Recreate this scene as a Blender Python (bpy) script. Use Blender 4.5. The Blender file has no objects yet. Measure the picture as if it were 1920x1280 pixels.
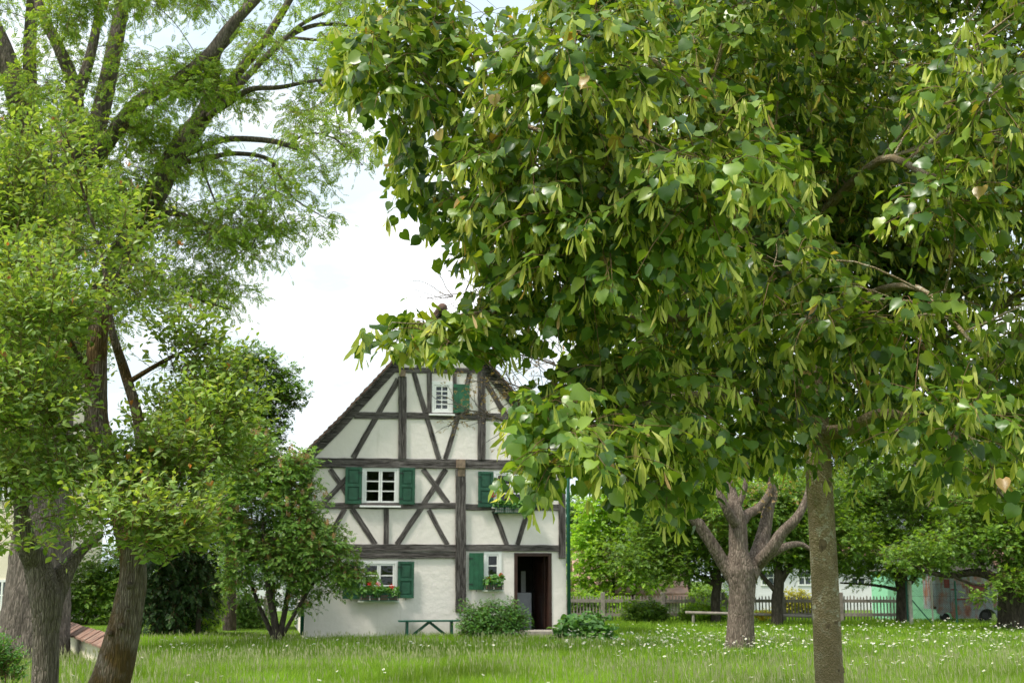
import bpy, math, random
import numpy as np
from mathutils import Vector, Matrix
from mathutils.geometry import tessellate_polygon
RD = math.radians
random.seed(7); rng = np.random.default_rng(7)
F, CX, CY, EYE = 2500.0, 960.0, 640.0, 1.6
PIT = math.atan(440/2500); CT, ST = math.cos(PIT), math.sin(PIT)
sc = bpy.context.scene; COL = sc.collection

# ------------------------------------------------------------------ placement helpers
def ray(px, py):
    a = (px-CX)/F; b = (CY-py)/F
    return Vector((a, CT-b*ST, ST+b*CT))
def at(px, py, Y):
    d = ray(px, py); return Vector((d.x*Y/d.y, Y, EYE+d.z*Y/d.y))
def pt(px, Y, z=0.0):
    return Vector(((px-CX)/F*(Y*CT+(z-EYE)*ST), Y, z))
def project(P):                      # (N,3) -> px, py
    P = np.asarray(P); z = P[:, 2]-EYE
    dep = P[:, 1]*CT+z*ST; up = -P[:, 1]*ST+z*CT
    dep = np.maximum(dep, .1)
    return CX+F*P[:, 0]/dep, CY-F*up/dep
def in_mask(P, poly, a=1.0):
    P = np.asarray(P); px, py = project(P)
    px = px+a*(22*np.sin(P[:, 0]*7.3+P[:, 1]*5.1)+12*np.sin(P[:, 2]*17+P[:, 1]*9)); py = py+a*(26*np.sin(P[:, 0]*8.7+P[:, 1]*6.3+1)+14*np.sin(P[:, 0]*21+2))
    gap = (px > 792) & (px < 880) & (py > 500) & (py < 600)          # the ridge of the house shows between two boughs
    return in_poly(px, py, poly) & ~gap
def in_poly(px, py, poly):
    inside = np.zeros(len(px), bool); n = len(poly)
    for i in range(n):
        x0, y0 = poly[i]; x1, y1 = poly[(i+1) % n]
        if y0 == y1: continue
        c = ((y0 > py) != (y1 > py)) & (px < (x1-x0)*(py-y0)/(y1-y0)+x0)
        inside ^= c
    return inside

# ------------------------------------------------------------------ object helpers
def tag(o, label=None, cat=None, group=None, kind=None):
    if label: o['label'] = label
    if cat: o['category'] = cat
    if group: o['group'] = group
    if kind: o['kind'] = kind
    return o
def empty(name, loc=(0, 0, 0), rz=0.0):
    o = bpy.data.objects.new(name, None); COL.objects.link(o)
    o.location = loc; o.rotation_euler = (0, 0, rz); o.empty_display_size = .2
    return o
def link(name, me, m, parent=None):
    o = bpy.data.objects.new(name, me); COL.objects.link(o)
    for x in (m if isinstance(m, (list, tuple)) else [m]): me.materials.append(x)
    if parent: o.parent = parent
    return o
class MB:
    def __init__(s): s.v = []; s.f = []; s.mi = []; s.cur = 0
    def face(s, idx): s.f.append(tuple(idx)); s.mi.append(s.cur)
    def box(s, x0, x1, y0, y1, z0, z1, M=None):
        n = len(s.v)
        for p in ((x0,y0,z0),(x1,y0,z0),(x1,y1,z0),(x0,y1,z0),(x0,y0,z1),(x1,y0,z1),(x1,y1,z1),(x0,y1,z1)):
            s.v.append(tuple(M @ Vector(p)) if M else p)
        for q in ((0,3,2,1),(4,5,6,7),(0,1,5,4),(1,2,6,5),(2,3,7,6),(3,0,4,7)): s.face([n+i for i in q])
    def bar(s, a, b, w, d=None):
        a = Vector(a); b = Vector(b); ax = (b-a); L = ax.length; ax.normalize()
        up = Vector((0,0,1)) if abs(ax.z) < .95 else Vector((0,1,0))
        sd = ax.cross(up).normalized(); u2 = sd.cross(ax); d = d or w; n = len(s.v)
        for p in (a, b):
            for i, j in ((-1,-1),(1,-1),(1,1),(-1,1)): s.v.append(tuple(p+sd*i*w/2+u2*j*d/2))
        for q in ((0,1,2,3),(7,6,5,4),(0,4,5,1),(1,5,6,2),(2,6,7,3),(3,7,4,0)): s.face([n+i for i in q])
    def prism(s, poly, y0, y1):          # poly in (x,z)
        n = len(s.v); k = len(poly)
        for y in (y0, y1):
            for p in poly: s.v.append((p[0], y, p[1]))
        s.face(range(n, n+k)); s.face(reversed(range(n+k, n+2*k)))
        for i in range(k):
            j = (i+1) % k; s.face((n+i, n+k+i, n+k+j, n+j))
    def tube(s, pts, rad, sides=8, jit=0.0, cap=True):
        pts = [Vector(p) for p in pts]; n0 = len(s.v); m = len(pts); prev = None
        for i, p in enumerate(pts):
            t = (pts[min(i+1, m-1)]-pts[max(i-1, 0)])
            if t.length < 1e-9: t = Vector((0,0,1))
            t.normalize()
            if prev is None:
                a = Vector((1,0,0)) if abs(t.x) < .9 else Vector((0,1,0))
                prev = (a-t*a.dot(t)).normalized()
            else: prev = (prev-t*prev.dot(t)).normalized()
            c = t.cross(prev); r = rad[i] if hasattr(rad, '__len__') else rad
            for k in range(sides):
                a = 2*math.pi*k/sides; rr = r
                if jit: rr *= 1+jit*(math.sin(3*a+i*.35)+.7*math.sin(5*a-i*.5+1)+random.uniform(-.5,.5))*.6
                s.v.append(tuple(p+prev*math.cos(a)*rr+c*math.sin(a)*rr))
        for i in range(m-1):
            for k in range(sides):
                a = n0+i*sides+k; b = n0+i*sides+(k+1) % sides
                s.face((a, b, b+sides, a+sides))
        if cap:
            s.face(reversed(range(n0, n0+sides))); s.face(range(n0+(m-1)*sides, n0+m*sides))
    def mesh(s, name, smooth=False):
        me = bpy.data.meshes.new(name); me.from_pydata(s.v, [], s.f)
        if any(s.mi): me.polygons.foreach_set('material_index', s.mi)
        if smooth: me.polygons.foreach_set('use_smooth', [True]*len(me.polygons))
        me.update(); return me
    def build(s, name, m, parent=None, smooth=False, bevel=0.0):
        o = link(name, s.mesh(name, smooth), m, parent)
        if bevel:
            b = o.modifiers.new('b', 'BEVEL'); b.width = bevel; b.segments = 2; b.limit_method = 'ANGLE'
        return o
def spline(pts, rad, n=6):
    P = [Vector(p) for p in pts]; out = []; ro = []
    for i in range(len(P)-1):
        p0 = P[max(i-1,0)]; p1 = P[i]; p2 = P[i+1]; p3 = P[min(i+2, len(P)-1)]
        for k in range(n):
            t = k/n
            out.append(.5*((2*p1)+(p2-p0)*t+(2*p0-5*p1+4*p2-p3)*t*t+(3*p1-p0-3*p2+p3)*t**3))
            ro.append(rad[i]*(1-t)+rad[i+1]*t)
    out.append(P[-1]); ro.append(rad[-1]); return out, ro

# numpy mass instancing -------------------------------------------------------------
def np_mesh(name, parts, smooth=False):
    """parts: list of (verts(N,V,3), faces list of tuples of template indices, matidx)"""
    vs = []; li = []; ls = []; mi = []; off = 0
    for V, faces, m in parts:
        N, K = V.shape[:2]
        if N == 0: continue
        vs.append(V.reshape(-1, 3)); base = (np.arange(N)*K+off)[:, None]
        flat = np.concatenate([np.array(f) for f in faces]); lens = np.array([len(f) for f in faces])
        li.append((base+flat[None]).ravel()); ls.append(np.tile(lens, N)); mi.append(np.full(N*len(faces), m)); off += N*K
    vs = np.concatenate(vs).astype(np.float32); li = np.concatenate(li).astype(np.int32); ls = np.concatenate(ls); mi = np.concatenate(mi)
    me = bpy.data.meshes.new(name)
    me.vertices.add(len(vs)); me.vertices.foreach_set('co', vs.ravel())
    me.loops.add(len(li)); me.loops.foreach_set('vertex_index', li)
    me.polygons.add(len(ls))
    st = np.concatenate([[0], np.cumsum(ls)[:-1]]).astype(np.int32)
    me.polygons.foreach_set('loop_start', st)
    me.polygons.foreach_set('material_index', mi.astype(np.int32))
    me.polygons.foreach_set('use_smooth', np.full(len(ls), smooth))
    me.update(calc_edges=True); return me
def norm(a): return a/np.maximum(np.linalg.norm(a, axis=-1, keepdims=True), 1e-9)
def place(T, P, D, Nn, S):
    """template T (V,3): x across, y along D, z along normal; returns (N,V,3)"""
    D = norm(D); Nn = norm(Nn-D*np.sum(Nn*D, -1, keepdims=True)); X = np.cross(D, Nn)
    S = np.broadcast_to(np.asarray(S), (len(P),))
    T = np.asarray(T)
    return P[:, None]+S[:, None, None]*(T[None, :, 0:1]*X[:, None]+T[None, :, 1:2]*D[:, None]+T[None, :, 2:3]*Nn[:, None])
def leaf_template(kind):
    if kind == 'heart':
        out = [(.22,-.07),(.47,.13),(.53,.40),(.36,.70),(.13,.90)]
        mid = [(0,.04),(0,.36),(0,.70),(0,1.08)]
        z = lambda x, y: .16*abs(x)-.20*y*y+.03*math.sin(7*y)
        v = [(x,y,z(x,y)-.02) for x,y in mid]+[(x,y,z(x,y)+.03*(i%2)) for i,(x,y) in enumerate(out)]+[(-x,y,z(x,y)+.03*((i+1)%2)) for i,(x,y) in enumerate(out)]
        f = []
        for o, flip in ((4,0),(9,1)):
            for q in ((0,o,o+1,1),(1,o+1,o+2),(1,o+2,o+3,2),(2,o+3,o+4,3)): f.append(q if not flip else q[::-1])
        return v, f
    if kind == 'oval':
        v = [(0,0,0),(.19,.28,.05),(.25,.62,.04),(0,1,-.12),(-.25,.62,.04),(-.19,.28,.05),(0,.5,-.02)]
        return v, [(0,1,6),(1,2,6),(2,3,6),(3,4,6),(4,5,6),(5,0,6)]
    if kind == 'bract':
        v = [(-.012,0,0),(.012,0,0),(.085,.40,.04),(-.075,.42,.02),(.085,.78,-.05),(-.07,.80,-.01),(.02,1,-.14)]
        return v, [(0,1,2,3),(3,2,4,5),(5,4,6)]
    if kind == 'pinnate':
        v = []; f = []
        def lf(bx, by, dx, dy, L, z=0):
            n = len(v); w = .28*L; nx, ny = -dy, dx
            v.extend([(bx,by,z),(bx+dx*L*.5+nx*w,by+dy*L*.5+ny*w,z-.02),(bx+dx*L,by+dy*L,z-.10),(bx+dx*L*.5-nx*w,by+dy*L*.5-ny*w,z-.02)]); f.append((n,n+1,n+2,n+3))
        for i, y in enumerate((.2,.4,.6,.8)):
            for s in (-1, 1): lf(0, y, s*.86, .5, .34-.03*abs(i-1), -.08*y*y*2)
        lf(0,.85,0,1,.36,-.12)
        n = len(v); v.extend([(-.008,0,0),(.008,0,0),(.006,.9,-.13),(-.006,.9,-.13)]); f.append((n,n+1,n+2,n+3))
        return v, f
    if kind == 'sprig':
        v = []; f = []
        for k, (a, y, L) in enumerate(((-.9,.1,.5),(.8,.25,.52),(-.7,.5,.5),(.75,.6,.46),(0,.75,.5))):
            n = len(v); dx, dy = math.sin(a), math.cos(a); w = .17; nx, ny = -dy, dx; zt = (-.12, .1, -.05, .04, -.14)[k]
            v.extend([(0,y,0),(dx*L*.5+nx*w,y+dy*L*.5+ny*w,zt*.3+.03),(dx*L,y+dy*L,zt),(dx*L*.5-nx*w,y+dy*L*.5-ny*w,zt*.6)]); f.append((n,n+1,n+2,n+3))
        return v, f
TPL = {k: leaf_template(k) for k in ('heart','oval','bract','pinnate','sprig')}
UP = np.array([0,0,1.0])
def sprays(O, D, L, K, leafsize, droop=.5, down=.6, petiole=.03, spread=.9, jr=.35, nrm_out=.3):
    """returns node positions, leaf dirs, normals, sizes (flattened) and twig polylines (N,4,3)"""
    N = len(O); D = norm(D); t = np.linspace(.12, 1, K)
    side = norm(np.cross(D, UP)+1e-6)
    P = O[:, None]+D[:, None]*(L[:, None]*t)[..., None]-UP*(droop*L[:, None]*t**2)[..., None]
    sg = np.where(np.arange(K) % 2 == 0, 1.0, -1.0)
    sg[-1] = 0
    ld = D[:, None]*.45+side[:, None]*(sg[None, :, None]*spread)-UP*down+rng.normal(0, jr, (N, K, 3))
    ld = norm(ld); nr = UP+D[:, None]*nrm_out+rng.normal(0, jr, (N, K, 3))
    sz = leafsize*rng.uniform(.62, 1.12, (N, K))*(1-.25*(t[None] > .85))
    P2 = P+ld*petiole
    tt = np.array([0,.35,.7,1.0])
    TW = O[:, None]+D[:, None]*(L[:, None]*tt)[..., None]-UP*(droop*L[:, None]*tt**2)[..., None]
    return P2.reshape(-1,3), ld.reshape(-1,3), nr.reshape(-1,3), sz.ravel(), TW, P
def twig_part(TW, r0, r1, mi=0):
    N, M = TW.shape[:2]; t = norm(TW[:, -1]-TW[:, 0]); a = norm(np.cross(t, np.array([.3,.2,1.0]))); b = np.cross(t, a)
    r = np.linspace(r0, r1, M)[None, :, None, None]; ang = np.array([0, 2.094, 4.189])
    ring = a[:, None, None]*np.cos(ang)[None, None, :, None]+b[:, None, None]*np.sin(ang)[None, None, :, None]
    V = (TW[:, :, None]+ring*r).reshape(N, M*3, 3); f = []
    for i in range(M-1):
        for k in range(3): f.append((i*3+k, i*3+(k+1) % 3, i*3+3+(k+1) % 3, i*3+3+k))
    return (V, f, mi)

# ------------------------------------------------------------------ materials
def newmat(name):
    m = bpy.data.materials.new(name); m.use_nodes = True; nt = m.node_tree; nt.nodes.clear()
    out = nt.nodes.new('ShaderNodeOutputMaterial'); return m, nt, out
def N(nt, typ, **kw):
    n = nt.nodes.new(typ)
    for k, v in kw.items():
        if k in n.inputs: n.inputs[k].default_value = v
        else: setattr(n, k, v)
    return n
def ramp(nt, stops, fac=None):
    r = nt.nodes.new('ShaderNodeValToRGB'); e = r.color_ramp.elements
    while len(e) < len(stops): e.new(.5)
    for i, (p, c) in enumerate(stops): e[i].position = p; e[i].color = (*c, 1) if len(c) == 3 else c
    if fac is not None: nt.links.new(fac, r.inputs[0])
    return r
def mixc(nt, fac, a, b, mode='MIX'):
    n = nt.nodes.new('ShaderNodeMix'); n.data_type = 'RGBA'; n.blend_type = mode
    for s, x in ((0, fac), (6, a), (7, b)):
        if isinstance(x, (int, float)): n.inputs[s].default_value = x
        elif isinstance(x, tuple): n.inputs[s].default_value = (*x, 1) if len(x) == 3 else x
        else: nt.links.new(x, n.inputs[s])
    return n.outputs[2]
def coords(nt, scale=(1,1,1), which='Object', rand=False):
    tc = nt.nodes.new('ShaderNodeTexCoord'); mp = nt.nodes.new('ShaderNodeMapping'); mp.inputs['Scale'].default_value = scale
    nt.links.new(tc.outputs[which], mp.inputs[0])
    if rand:
        oi = nt.nodes.new('ShaderNodeObjectInfo'); ml = N(nt, 'ShaderNodeMath', operation='MULTIPLY'); ml.inputs[1].default_value = 57
        nt.links.new(oi.outputs['Random'], ml.inputs[0]); nt.links.new(ml.outputs[0], mp.inputs['Location'])
    return mp.outputs[0]
def noise(nt, vec, scale, detail=5, rough=.6):
    n = N(nt, 'ShaderNodeTexNoise', Scale=scale, Detail=detail, Roughness=rough); nt.links.new(vec, n.inputs['Vector']); return n.outputs[0]
def bump(nt, h, strength, dist):
    b = N(nt, 'ShaderNodeBump', Strength=strength, Distance=dist); nt.links.new(h, b.inputs['Height']); return b.outputs[0]
def princ(nt, out, color, rough=.7, normal=None, spec=.4, metal=0.0):
    p = nt.nodes.new('ShaderNodeBsdfPrincipled'); p.inputs['Specular IOR Level'].default_value = spec; p.inputs['Metallic'].default_value = metal
    if isinstance(rough, (int, float)): p.inputs['Roughness'].default_value = rough
    else: nt.links.new(rough, p.inputs['Roughness'])
    if isinstance(color, tuple): p.inputs['Base Color'].default_value = (*color, 1)
    else: nt.links.new(color, p.inputs['Base Color'])
    if normal: nt.links.new(normal, p.inputs['Normal'])
    if out: nt.links.new(p.outputs[0], out.inputs[0])
    return p
def simple(name, c, rough=.6, var=.25, scale=6, spec=.4, metal=0, b=.15, dist=.01):
    m, nt, out = newmat(name); v = coords(nt, rand=True); n = noise(nt, v, scale)
    lo = tuple(x*(1-var) for x in c); hi = tuple(min(1, x*(1+var)) for x in c)
    r = ramp(nt, [(.3, lo), (.7, hi)], n)
    princ(nt, out, r.outputs[0], rough, bump(nt, noise(nt, v, scale*8), b, dist), spec, metal); return m
def leafmat(name, stops, trans, tfac=.38, rough=.42, spec=.45, clump=.9, vr=(.72,1.3)):
    m, nt, out = newmat(name); g = nt.nodes.new('ShaderNodeNewGeometry')
    r = ramp(nt, stops, g.outputs['Random Per Island'])
    v = coords(nt); n = noise(nt, v, clump, 3)
    hs = N(nt, 'ShaderNodeHueSaturation'); nt.links.new(r.outputs[0], hs.inputs['Color'])
    mr = N(nt, 'ShaderNodeMapRange'); mr.inputs[1].default_value = .3; mr.inputs[2].default_value = .7; mr.inputs[3].default_value = vr[0]; mr.inputs[4].default_value = vr[1]
    nt.links.new(n, mr.inputs[0]); nt.links.new(mr.outputs[0], hs.inputs['Value'])
    p = princ(nt, None, hs.outputs[0], rough, None, spec)
    t = nt.nodes.new('ShaderNodeBsdfTranslucent')
    nt.links.new(mixc(nt, 1.0, hs.outputs[0], trans, 'MULTIPLY'), t.inputs[0])
    mx = nt.nodes.new('ShaderNodeMixShader'); mx.inputs[0].default_value = tfac
    nt.links.new(p.outputs[0], mx.inputs[1]); nt.links.new(t.outputs[0], mx.inputs[2]); nt.links.new(mx.outputs[0], out.inputs[0]); return m
def barkmat(name, c0, c1, c2=None, sc_=(14,14,3), b=1.0, moss=None, patch=None):
    m, nt, out = newmat(name); v = coords(nt, sc_); n = noise(nt, v, 1.0, 8, .7)
    vo = N(nt, 'ShaderNodeTexVoronoi', Scale=1.3, feature='DISTANCE_TO_EDGE'); nt.links.new(v, vo.inputs['Vector'])
    vr = ramp(nt, [(0, (0,0,0)), (.25, (1,1,1))], vo.outputs[0])
    base = ramp(nt, [(.36, c0), (.60, c1)], n)
    col = mixc(nt, vr.outputs[0], mixc(nt, .6, base.outputs[0], c0), base.outputs[0])
    u = coords(nt)
    if patch: col = mixc(nt, ramp(nt, [(.55, (0,0,0)), (.62, (1,1,1))], noise(nt, u, patch[1], 4)).outputs[0], col, patch[0])
    if moss: col = mixc(nt, ramp(nt, [(.45, (0,0,0)), (.58, (.92,.92,.92))], noise(nt, u, moss[1], 5)).outputs[0], col, moss[0])
    h = N(nt, 'ShaderNodeMath', operation='MULTIPLY'); nt.links.new(n, h.inputs[0]); nt.links.new(vr.outputs[0], h.inputs[1])
    princ(nt, out, col, .9, bump(nt, h.outputs[0], b, .03), .2); return m
M = {}
M['bark_lime'] = barkmat('bark_lime', (.21,.155,.085), (.50,.41,.27), sc_=(34,34,44), b=.6, patch=((.55,.52,.42), 20), moss=((.23,.175,.10), 5))
M['bark_plum'] = barkmat('bark_plum', (.10,.075,.055), (.38,.32,.26), sc_=(60,60,7), b=1, moss=((.12,.072,.020), 2.6))
M['bark_grey'] = barkmat('bark_grey', (.10,.08,.06), (.36,.305,.25), sc_=(60,60,7), b=1)
M['bark_ash'] = barkmat('bark_ash', (.055,.045,.036), (.24,.20,.165), sc_=(16,16,3.2), b=1)
M['bark_walnut'] = barkmat('bark_walnut', (.075,.055,.042), (.27,.215,.17), sc_=(17,17,4), b=1)
M['bark_dark'] = barkmat('bark_dark', (.035,.028,.022), (.11,.09,.07), sc_=(9,9,3), b=.8)
M['scar'] = simple('scar', (.19,.14,.085), .9, .5, 30, b=.8, dist=.02)
M['twig'] = simple('twig', (.17,.10,.05), .8)
M['leaf_lime'] = leafmat('leaf_lime', [(0,(.044,.100,.022)),(.3,(.082,.162,.026)),(.7,(.155,.25,.034)),(.93,(.22,.32,.040)),(.985,(.30,.38,.05)),(1,(.50,.29,.13))], (1.8,1.6,.5), .37, .34, .5, 1.1)
M['bract'] = leafmat('bract', [(0,(.38,.46,.08)),(.6,(.52,.57,.13)),(.96,(.64,.64,.20)),(1,(.60,.36,.17))], (1.35,1.25,.6), .45, .5, .3)
M['leaf_plum'] = leafmat('leaf_plum', [(0,(.13,.215,.05)),(.5,(.215,.33,.08)),(.93,(.34,.44,.12)),(1,(.42,.44,.13))], (1.6,1.5,.5), .42, .42, .45, 2)
M['leaf_red'] = leafmat('leaf_red', [(0,(.30,.20,.05)),(.5,(.42,.14,.05)),(1,(.5,.30,.08))], (1.4,1.2,.6), .4, .4)
M['leaf_ash'] = leafmat('leaf_ash', [(0,(.13,.23,.04)),(.6,(.23,.35,.055)),(1,(.36,.46,.09))], (1.7,1.6,.5), .45, .5, .3, .5)
M['leaf_dark'] = leafmat('leaf_dark', [(0,(.055,.12,.020)),(.7,(.12,.24,.032)),(1,(.22,.36,.05))], (1.6,1.6,.5), .35, .45, .4, .6)
M['leaf_yew_shade'] = leafmat('leaf_yew_shade', [(0,(.018,.045,.012)),(.7,(.035,.08,.018)),(1,(.06,.12,.025))], (1.5,1.4,.5), .25, .5, .3, .6)  # dark yew green, darkened further: shade under the plum put into the colour
M['leaf_lilac'] = leafmat('leaf_lilac', [(0,(.10,.20,.04)),(.6,(.18,.33,.055)),(.93,(.26,.40,.07)),(1,(.32,.33,.09))], (1.5,1.4,.6), .35, .45, .4, 1.2)
M['bloom_brown'] = leafmat('bloom_brown', [(0,(.45,.24,.09)),(.6,(.52,.31,.14)),(1,(.50,.38,.30))], (1,1,.9), .3, .7, .2)
M['leaf_bright'] = leafmat('leaf_bright', [(0,(.16,.32,.03)),(.6,(.28,.47,.04)),(1,(.42,.58,.06))], (1.5,1.4,.5), .45, .45, .35, .5)
M['leaf_apple'] = leafmat('leaf_apple', [(0,(.075,.15,.022)),(.6,(.13,.24,.032)),(1,(.25,.38,.05))], (1.7,1.6,.5), .45, .45, .4, .7)
M['leaf_bronze'] = leafmat('leaf_bronze', [(0,(.30,.20,.08)),(.6,(.36,.27,.09)),(1,(.40,.20,.09))], (1.2,1.1,.6), .4, .5)
M['leaf_yellow'] = leafmat('leaf_yellow', [(0,(.30,.34,.04)),(1,(.55,.48,.05))], (1.3,1.2,.5), .4, .5)
M['leaf_herb'] = leafmat('leaf_herb', [(0,(.06,.16,.035)),(.7,(.11,.25,.05)),(1,(.18,.34,.06))], (1.6,1.5,.6), .35, .45, .4, 3)
M['petal_red'] = leafmat('petal_red', [(0,(.50,.003,.008)),(1,(.80,.006,.012))], (1,1,1), .3, .5)
M['far_leaf'] = leafmat('far_leaf', [(0,(.09,.17,.035)),(.6,(.15,.26,.045)),(1,(.24,.36,.06))], (1.5,1.5,.6), .4, .5, .3, .2)
M['grass'] = leafmat('grass', [(0,(.13,.245,.02)),(.5,(.205,.345,.028)),(.93,(.28,.42,.04)),(1,(.38,.46,.09))], (1.4,1.4,.5), .42, .5, .25, .4, (.55,1.35))
M['clover'] = leafmat('clover', [(0,(.5,.16,.26)),(1,(.62,.28,.36))], (1,1,1), .2, .7, .2)
M['seed'] = leafmat('seed', [(0,(.34,.36,.16)),(1,(.52,.50,.30))], (1.1,1.1,.8), .35, .7, .2)
M['petal'] = leafmat('petal', [(0,(.80,.80,.76)),(1,(.9,.9,.86))], (1,1,1), .25, .5, .3)
M['daisy_eye'] = simple('daisy_eye', (.75,.50,.03), .7)
M['flower_yellow'] = leafmat('flower_yellow', [(0,(.7,.55,.02)),(1,(.85,.7,.04))], (1,1,.6), .3)
M['glass'] = None
def mk_glass():
    m, nt, out = newmat('glass'); g = N(nt, 'ShaderNodeBsdfGlossy', Roughness=.03); t = nt.nodes.new('ShaderNodeBsdfTransparent')
    t.inputs[0].default_value = (.75,.8,.8,1); fr = N(nt, 'ShaderNodeFresnel', IOR=1.45)
    v = coords(nt, rand=True); nt.links.new(bump(nt, noise(nt, v, 3, 2), .25, .02), g.inputs['Normal'])
    mx = nt.nodes.new('ShaderNodeMixShader'); nt.links.new(fr.outputs[0], mx.inputs[0]); nt.links.new(t.outputs[0], mx.inputs[1]); nt.links.new(g.outputs[0], mx.inputs[2])
    nt.links.new(mx.outputs[0], out.inputs[0]); return m
M['glass'] = mk_glass()
def mk_plaster(name, base, stain=1.0, dark=(.42,.37,.30)):
    m, nt, out = newmat(name); v = coords(nt)
    col = ramp(nt, [(.25, tuple(x*.90 for x in base)), (.7, base)], noise(nt, v, 1.4, 6, .65)).outputs[0]
    sm = ramp(nt, [(.60, (0,0,0)), (.75, (.5*stain,)*3)], noise(nt, coords(nt, (1.2,1.2,.8)), 2.3, 9, .75))
    col = mixc(nt, sm.outputs[0], col, tuple(x*.72 for x in base))
    st = ramp(nt, [(.62, (0,0,0)), (.80, (.35*stain,)*3)], noise(nt, coords(nt, (3.5,3.5,.25)), 1.3, 4, .6))
    col = mixc(nt, st.outputs[0], col, dark)
    h = noise(nt, v, 5, 6, .6); h2 = noise(nt, v, 60, 3)
    ad = N(nt, 'ShaderNodeMath', operation='MULTIPLY_ADD'); nt.links.new(h2, ad.inputs[0]); ad.inputs[1].default_value = .12; nt.links.new(h, ad.inputs[2])
    princ(nt, out, col, .92, bump(nt, ad.outputs[0], .5, .03), .15); return m
M['plaster'] = mk_plaster('plaster', (.86,.79,.735), 1.3)
M['plaster_low'] = mk_plaster('plaster_low', (.87,.80,.75), 1.7)
def mk_wood():
    m, nt, out = newmat('timber'); v = coords(nt, (1.3,20,20), rand=True); n = noise(nt, v, 1.5, 9, .78)
    col = ramp(nt, [(.34, (.024,.020,.019)), (.47, (.095,.082,.077)), (.58, (.20,.178,.168)), (.75, (.36,.33,.315))], n).outputs[0]
    u = coords(nt, (1,1,1), rand=True)
    col = mixc(nt, ramp(nt, [(.35,(0,0,0)),(.65,(.6,.6,.6))], noise(nt, u, 1.1, 3)).outputs[0], col, mixc(nt, .5, col, (.035,.03,.028)))
    cr = ramp(nt, [(.47,(1,1,1)),(.5,(0,0,0)),(.53,(1,1,1))], noise(nt, coords(nt, (.5,9,9), rand=True), 1.0, 3))
    col = mixc(nt, cr.outputs[0], (.02,.017,.015), col)
    ad = N(nt, 'ShaderNodeMath', operation='MULTIPLY'); nt.links.new(n, ad.inputs[0]); nt.links.new(cr.outputs[0], ad.inputs[1])
    princ(nt, out, col, .85, bump(nt, ad.outputs[0], .8, .02), .2); return m
M['timber'] = mk_wood()
M['timber_new'] = simple('timber_new', (.24,.17,.12), .8, .35, 9)
M['white_paint'] = simple('white_paint', (.80,.80,.78), .45, .05, 4)
M['green_paint'] = simple('green_paint', (.020,.088,.050), .6, .35, 5)
M['green_plain'] = simple('green_plain', (.018,.100,.048), .6, .3, 5)
M['green_bench'] = simple('green_bench', (.010,.085,.055), .5, .2, 5)
M['door_brown'] = simple('door_brown', (.040,.016,.010), .5, .35, 7)
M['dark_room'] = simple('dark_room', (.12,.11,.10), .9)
M['grey_box'] = simple('grey_box', (.34,.35,.38), .6, .1)
M['curtain'] = simple('curtain', (.42,.42,.50), .9, .5, 14)
M['iron'] = simple('iron', (.02,.02,.02), .5)
M['stone'] = simple('stone', (.30,.27,.23), .9, .3, 7, b=.4)
def mk_tile(name, a, b_, c):
    m, nt, out = newmat(name); v = coords(nt, rand=False)
    bt = N(nt, 'ShaderNodeTexVoronoi', Scale=5.5); nt.links.new(v, bt.inputs['Vector'])
    sp = nt.nodes.new('ShaderNodeSeparateColor'); nt.links.new(bt.outputs['Color'], sp.inputs[0])
    col = ramp(nt, [(0, a), (.5, b_), (1, c)], sp.outputs[0]).outputs[0]
    col = mixc(nt, ramp(nt, [(.4,(0,0,0)),(.7,(.8,.8,.8))], noise(nt, v, 3, 6)).outputs[0], col, mixc(nt, .6, col, (.06,.055,.05)))
    princ(nt, out, col, .85, bump(nt, noise(nt, v, 12), .5, .01), .2); return m
M['roof_tile'] = mk_tile('roof_tile', (.085,.058,.048), (.15,.09,.07), (.20,.13,.10))
M['tile_red'] = mk_tile('tile_red', (.20,.11,.08), (.32,.18,.13), (.25,.17,.13))
M['tile_pink'] = mk_tile('tile_pink', (.42,.25,.19), (.52,.33,.26), (.46,.30,.25))
M['fence_wood'] = simple('fence_wood', (.27,.235,.21), .9, .3, 8)
M['cream'] = mk_plaster('cream', (.76,.68,.54), .5)
M['white_wall'] = mk_plaster('white_wall', (.74,.74,.76), .5)
M['mint'] = mk_plaster('mint', (.30,.66,.42), .5, (.2,.4,.3))
M['concrete'] = simple('concrete', (.42,.40,.36), .9)
M['tyre'] = simple('tyre', (.02,.02,.02), .9)
M['lime_paint'] = simple('lime_paint', (.45,.60,.16), .7)
def mk_rust():
    m, nt, out = newmat('rusty_metal'); v = coords(nt)
    grey = ramp(nt, [(.3,(.17,.20,.21)),(.7,(.27,.30,.30))], noise(nt, v, 2.2, 5)).outputs[0]
    k = ramp(nt, [(.46,(0,0,0)),(.58,(1,1,1))], noise(nt, coords(nt, (2,2,.9)), 1.5, 9, .7)).outputs[0]
    col = mixc(nt, k, grey, ramp(nt, [(.3,(.16,.05,.03)),(.7,(.33,.17,.11))], noise(nt, v, 6)).outputs[0])
    princ(nt, out, col, .75, bump(nt, noise(nt, v, 9), .4, .01), .3); return m
M['rust'] = mk_rust()
M['rust_red'] = simple('rust_red', (.17,.035,.028), .7, .4, 5)
def mk_ground():
    m, nt, out = newmat('meadow_ground'); v = coords(nt)
    a = ramp(nt, [(.3,(.085,.16,.020)),(.7,(.13,.22,.028))], noise(nt, v, .35, 6)).outputs[0]
    col = mixc(nt, ramp(nt, [(.45,(0,0,0)),(.7,(1,1,1))], noise(nt, v, 9, 6)).outputs[0], a, (.075,.085,.035))
    princ(nt, out, col, .95, bump(nt, noise(nt, v, 25), .7, .05), .1); return m
M['ground'] = mk_ground()

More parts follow.
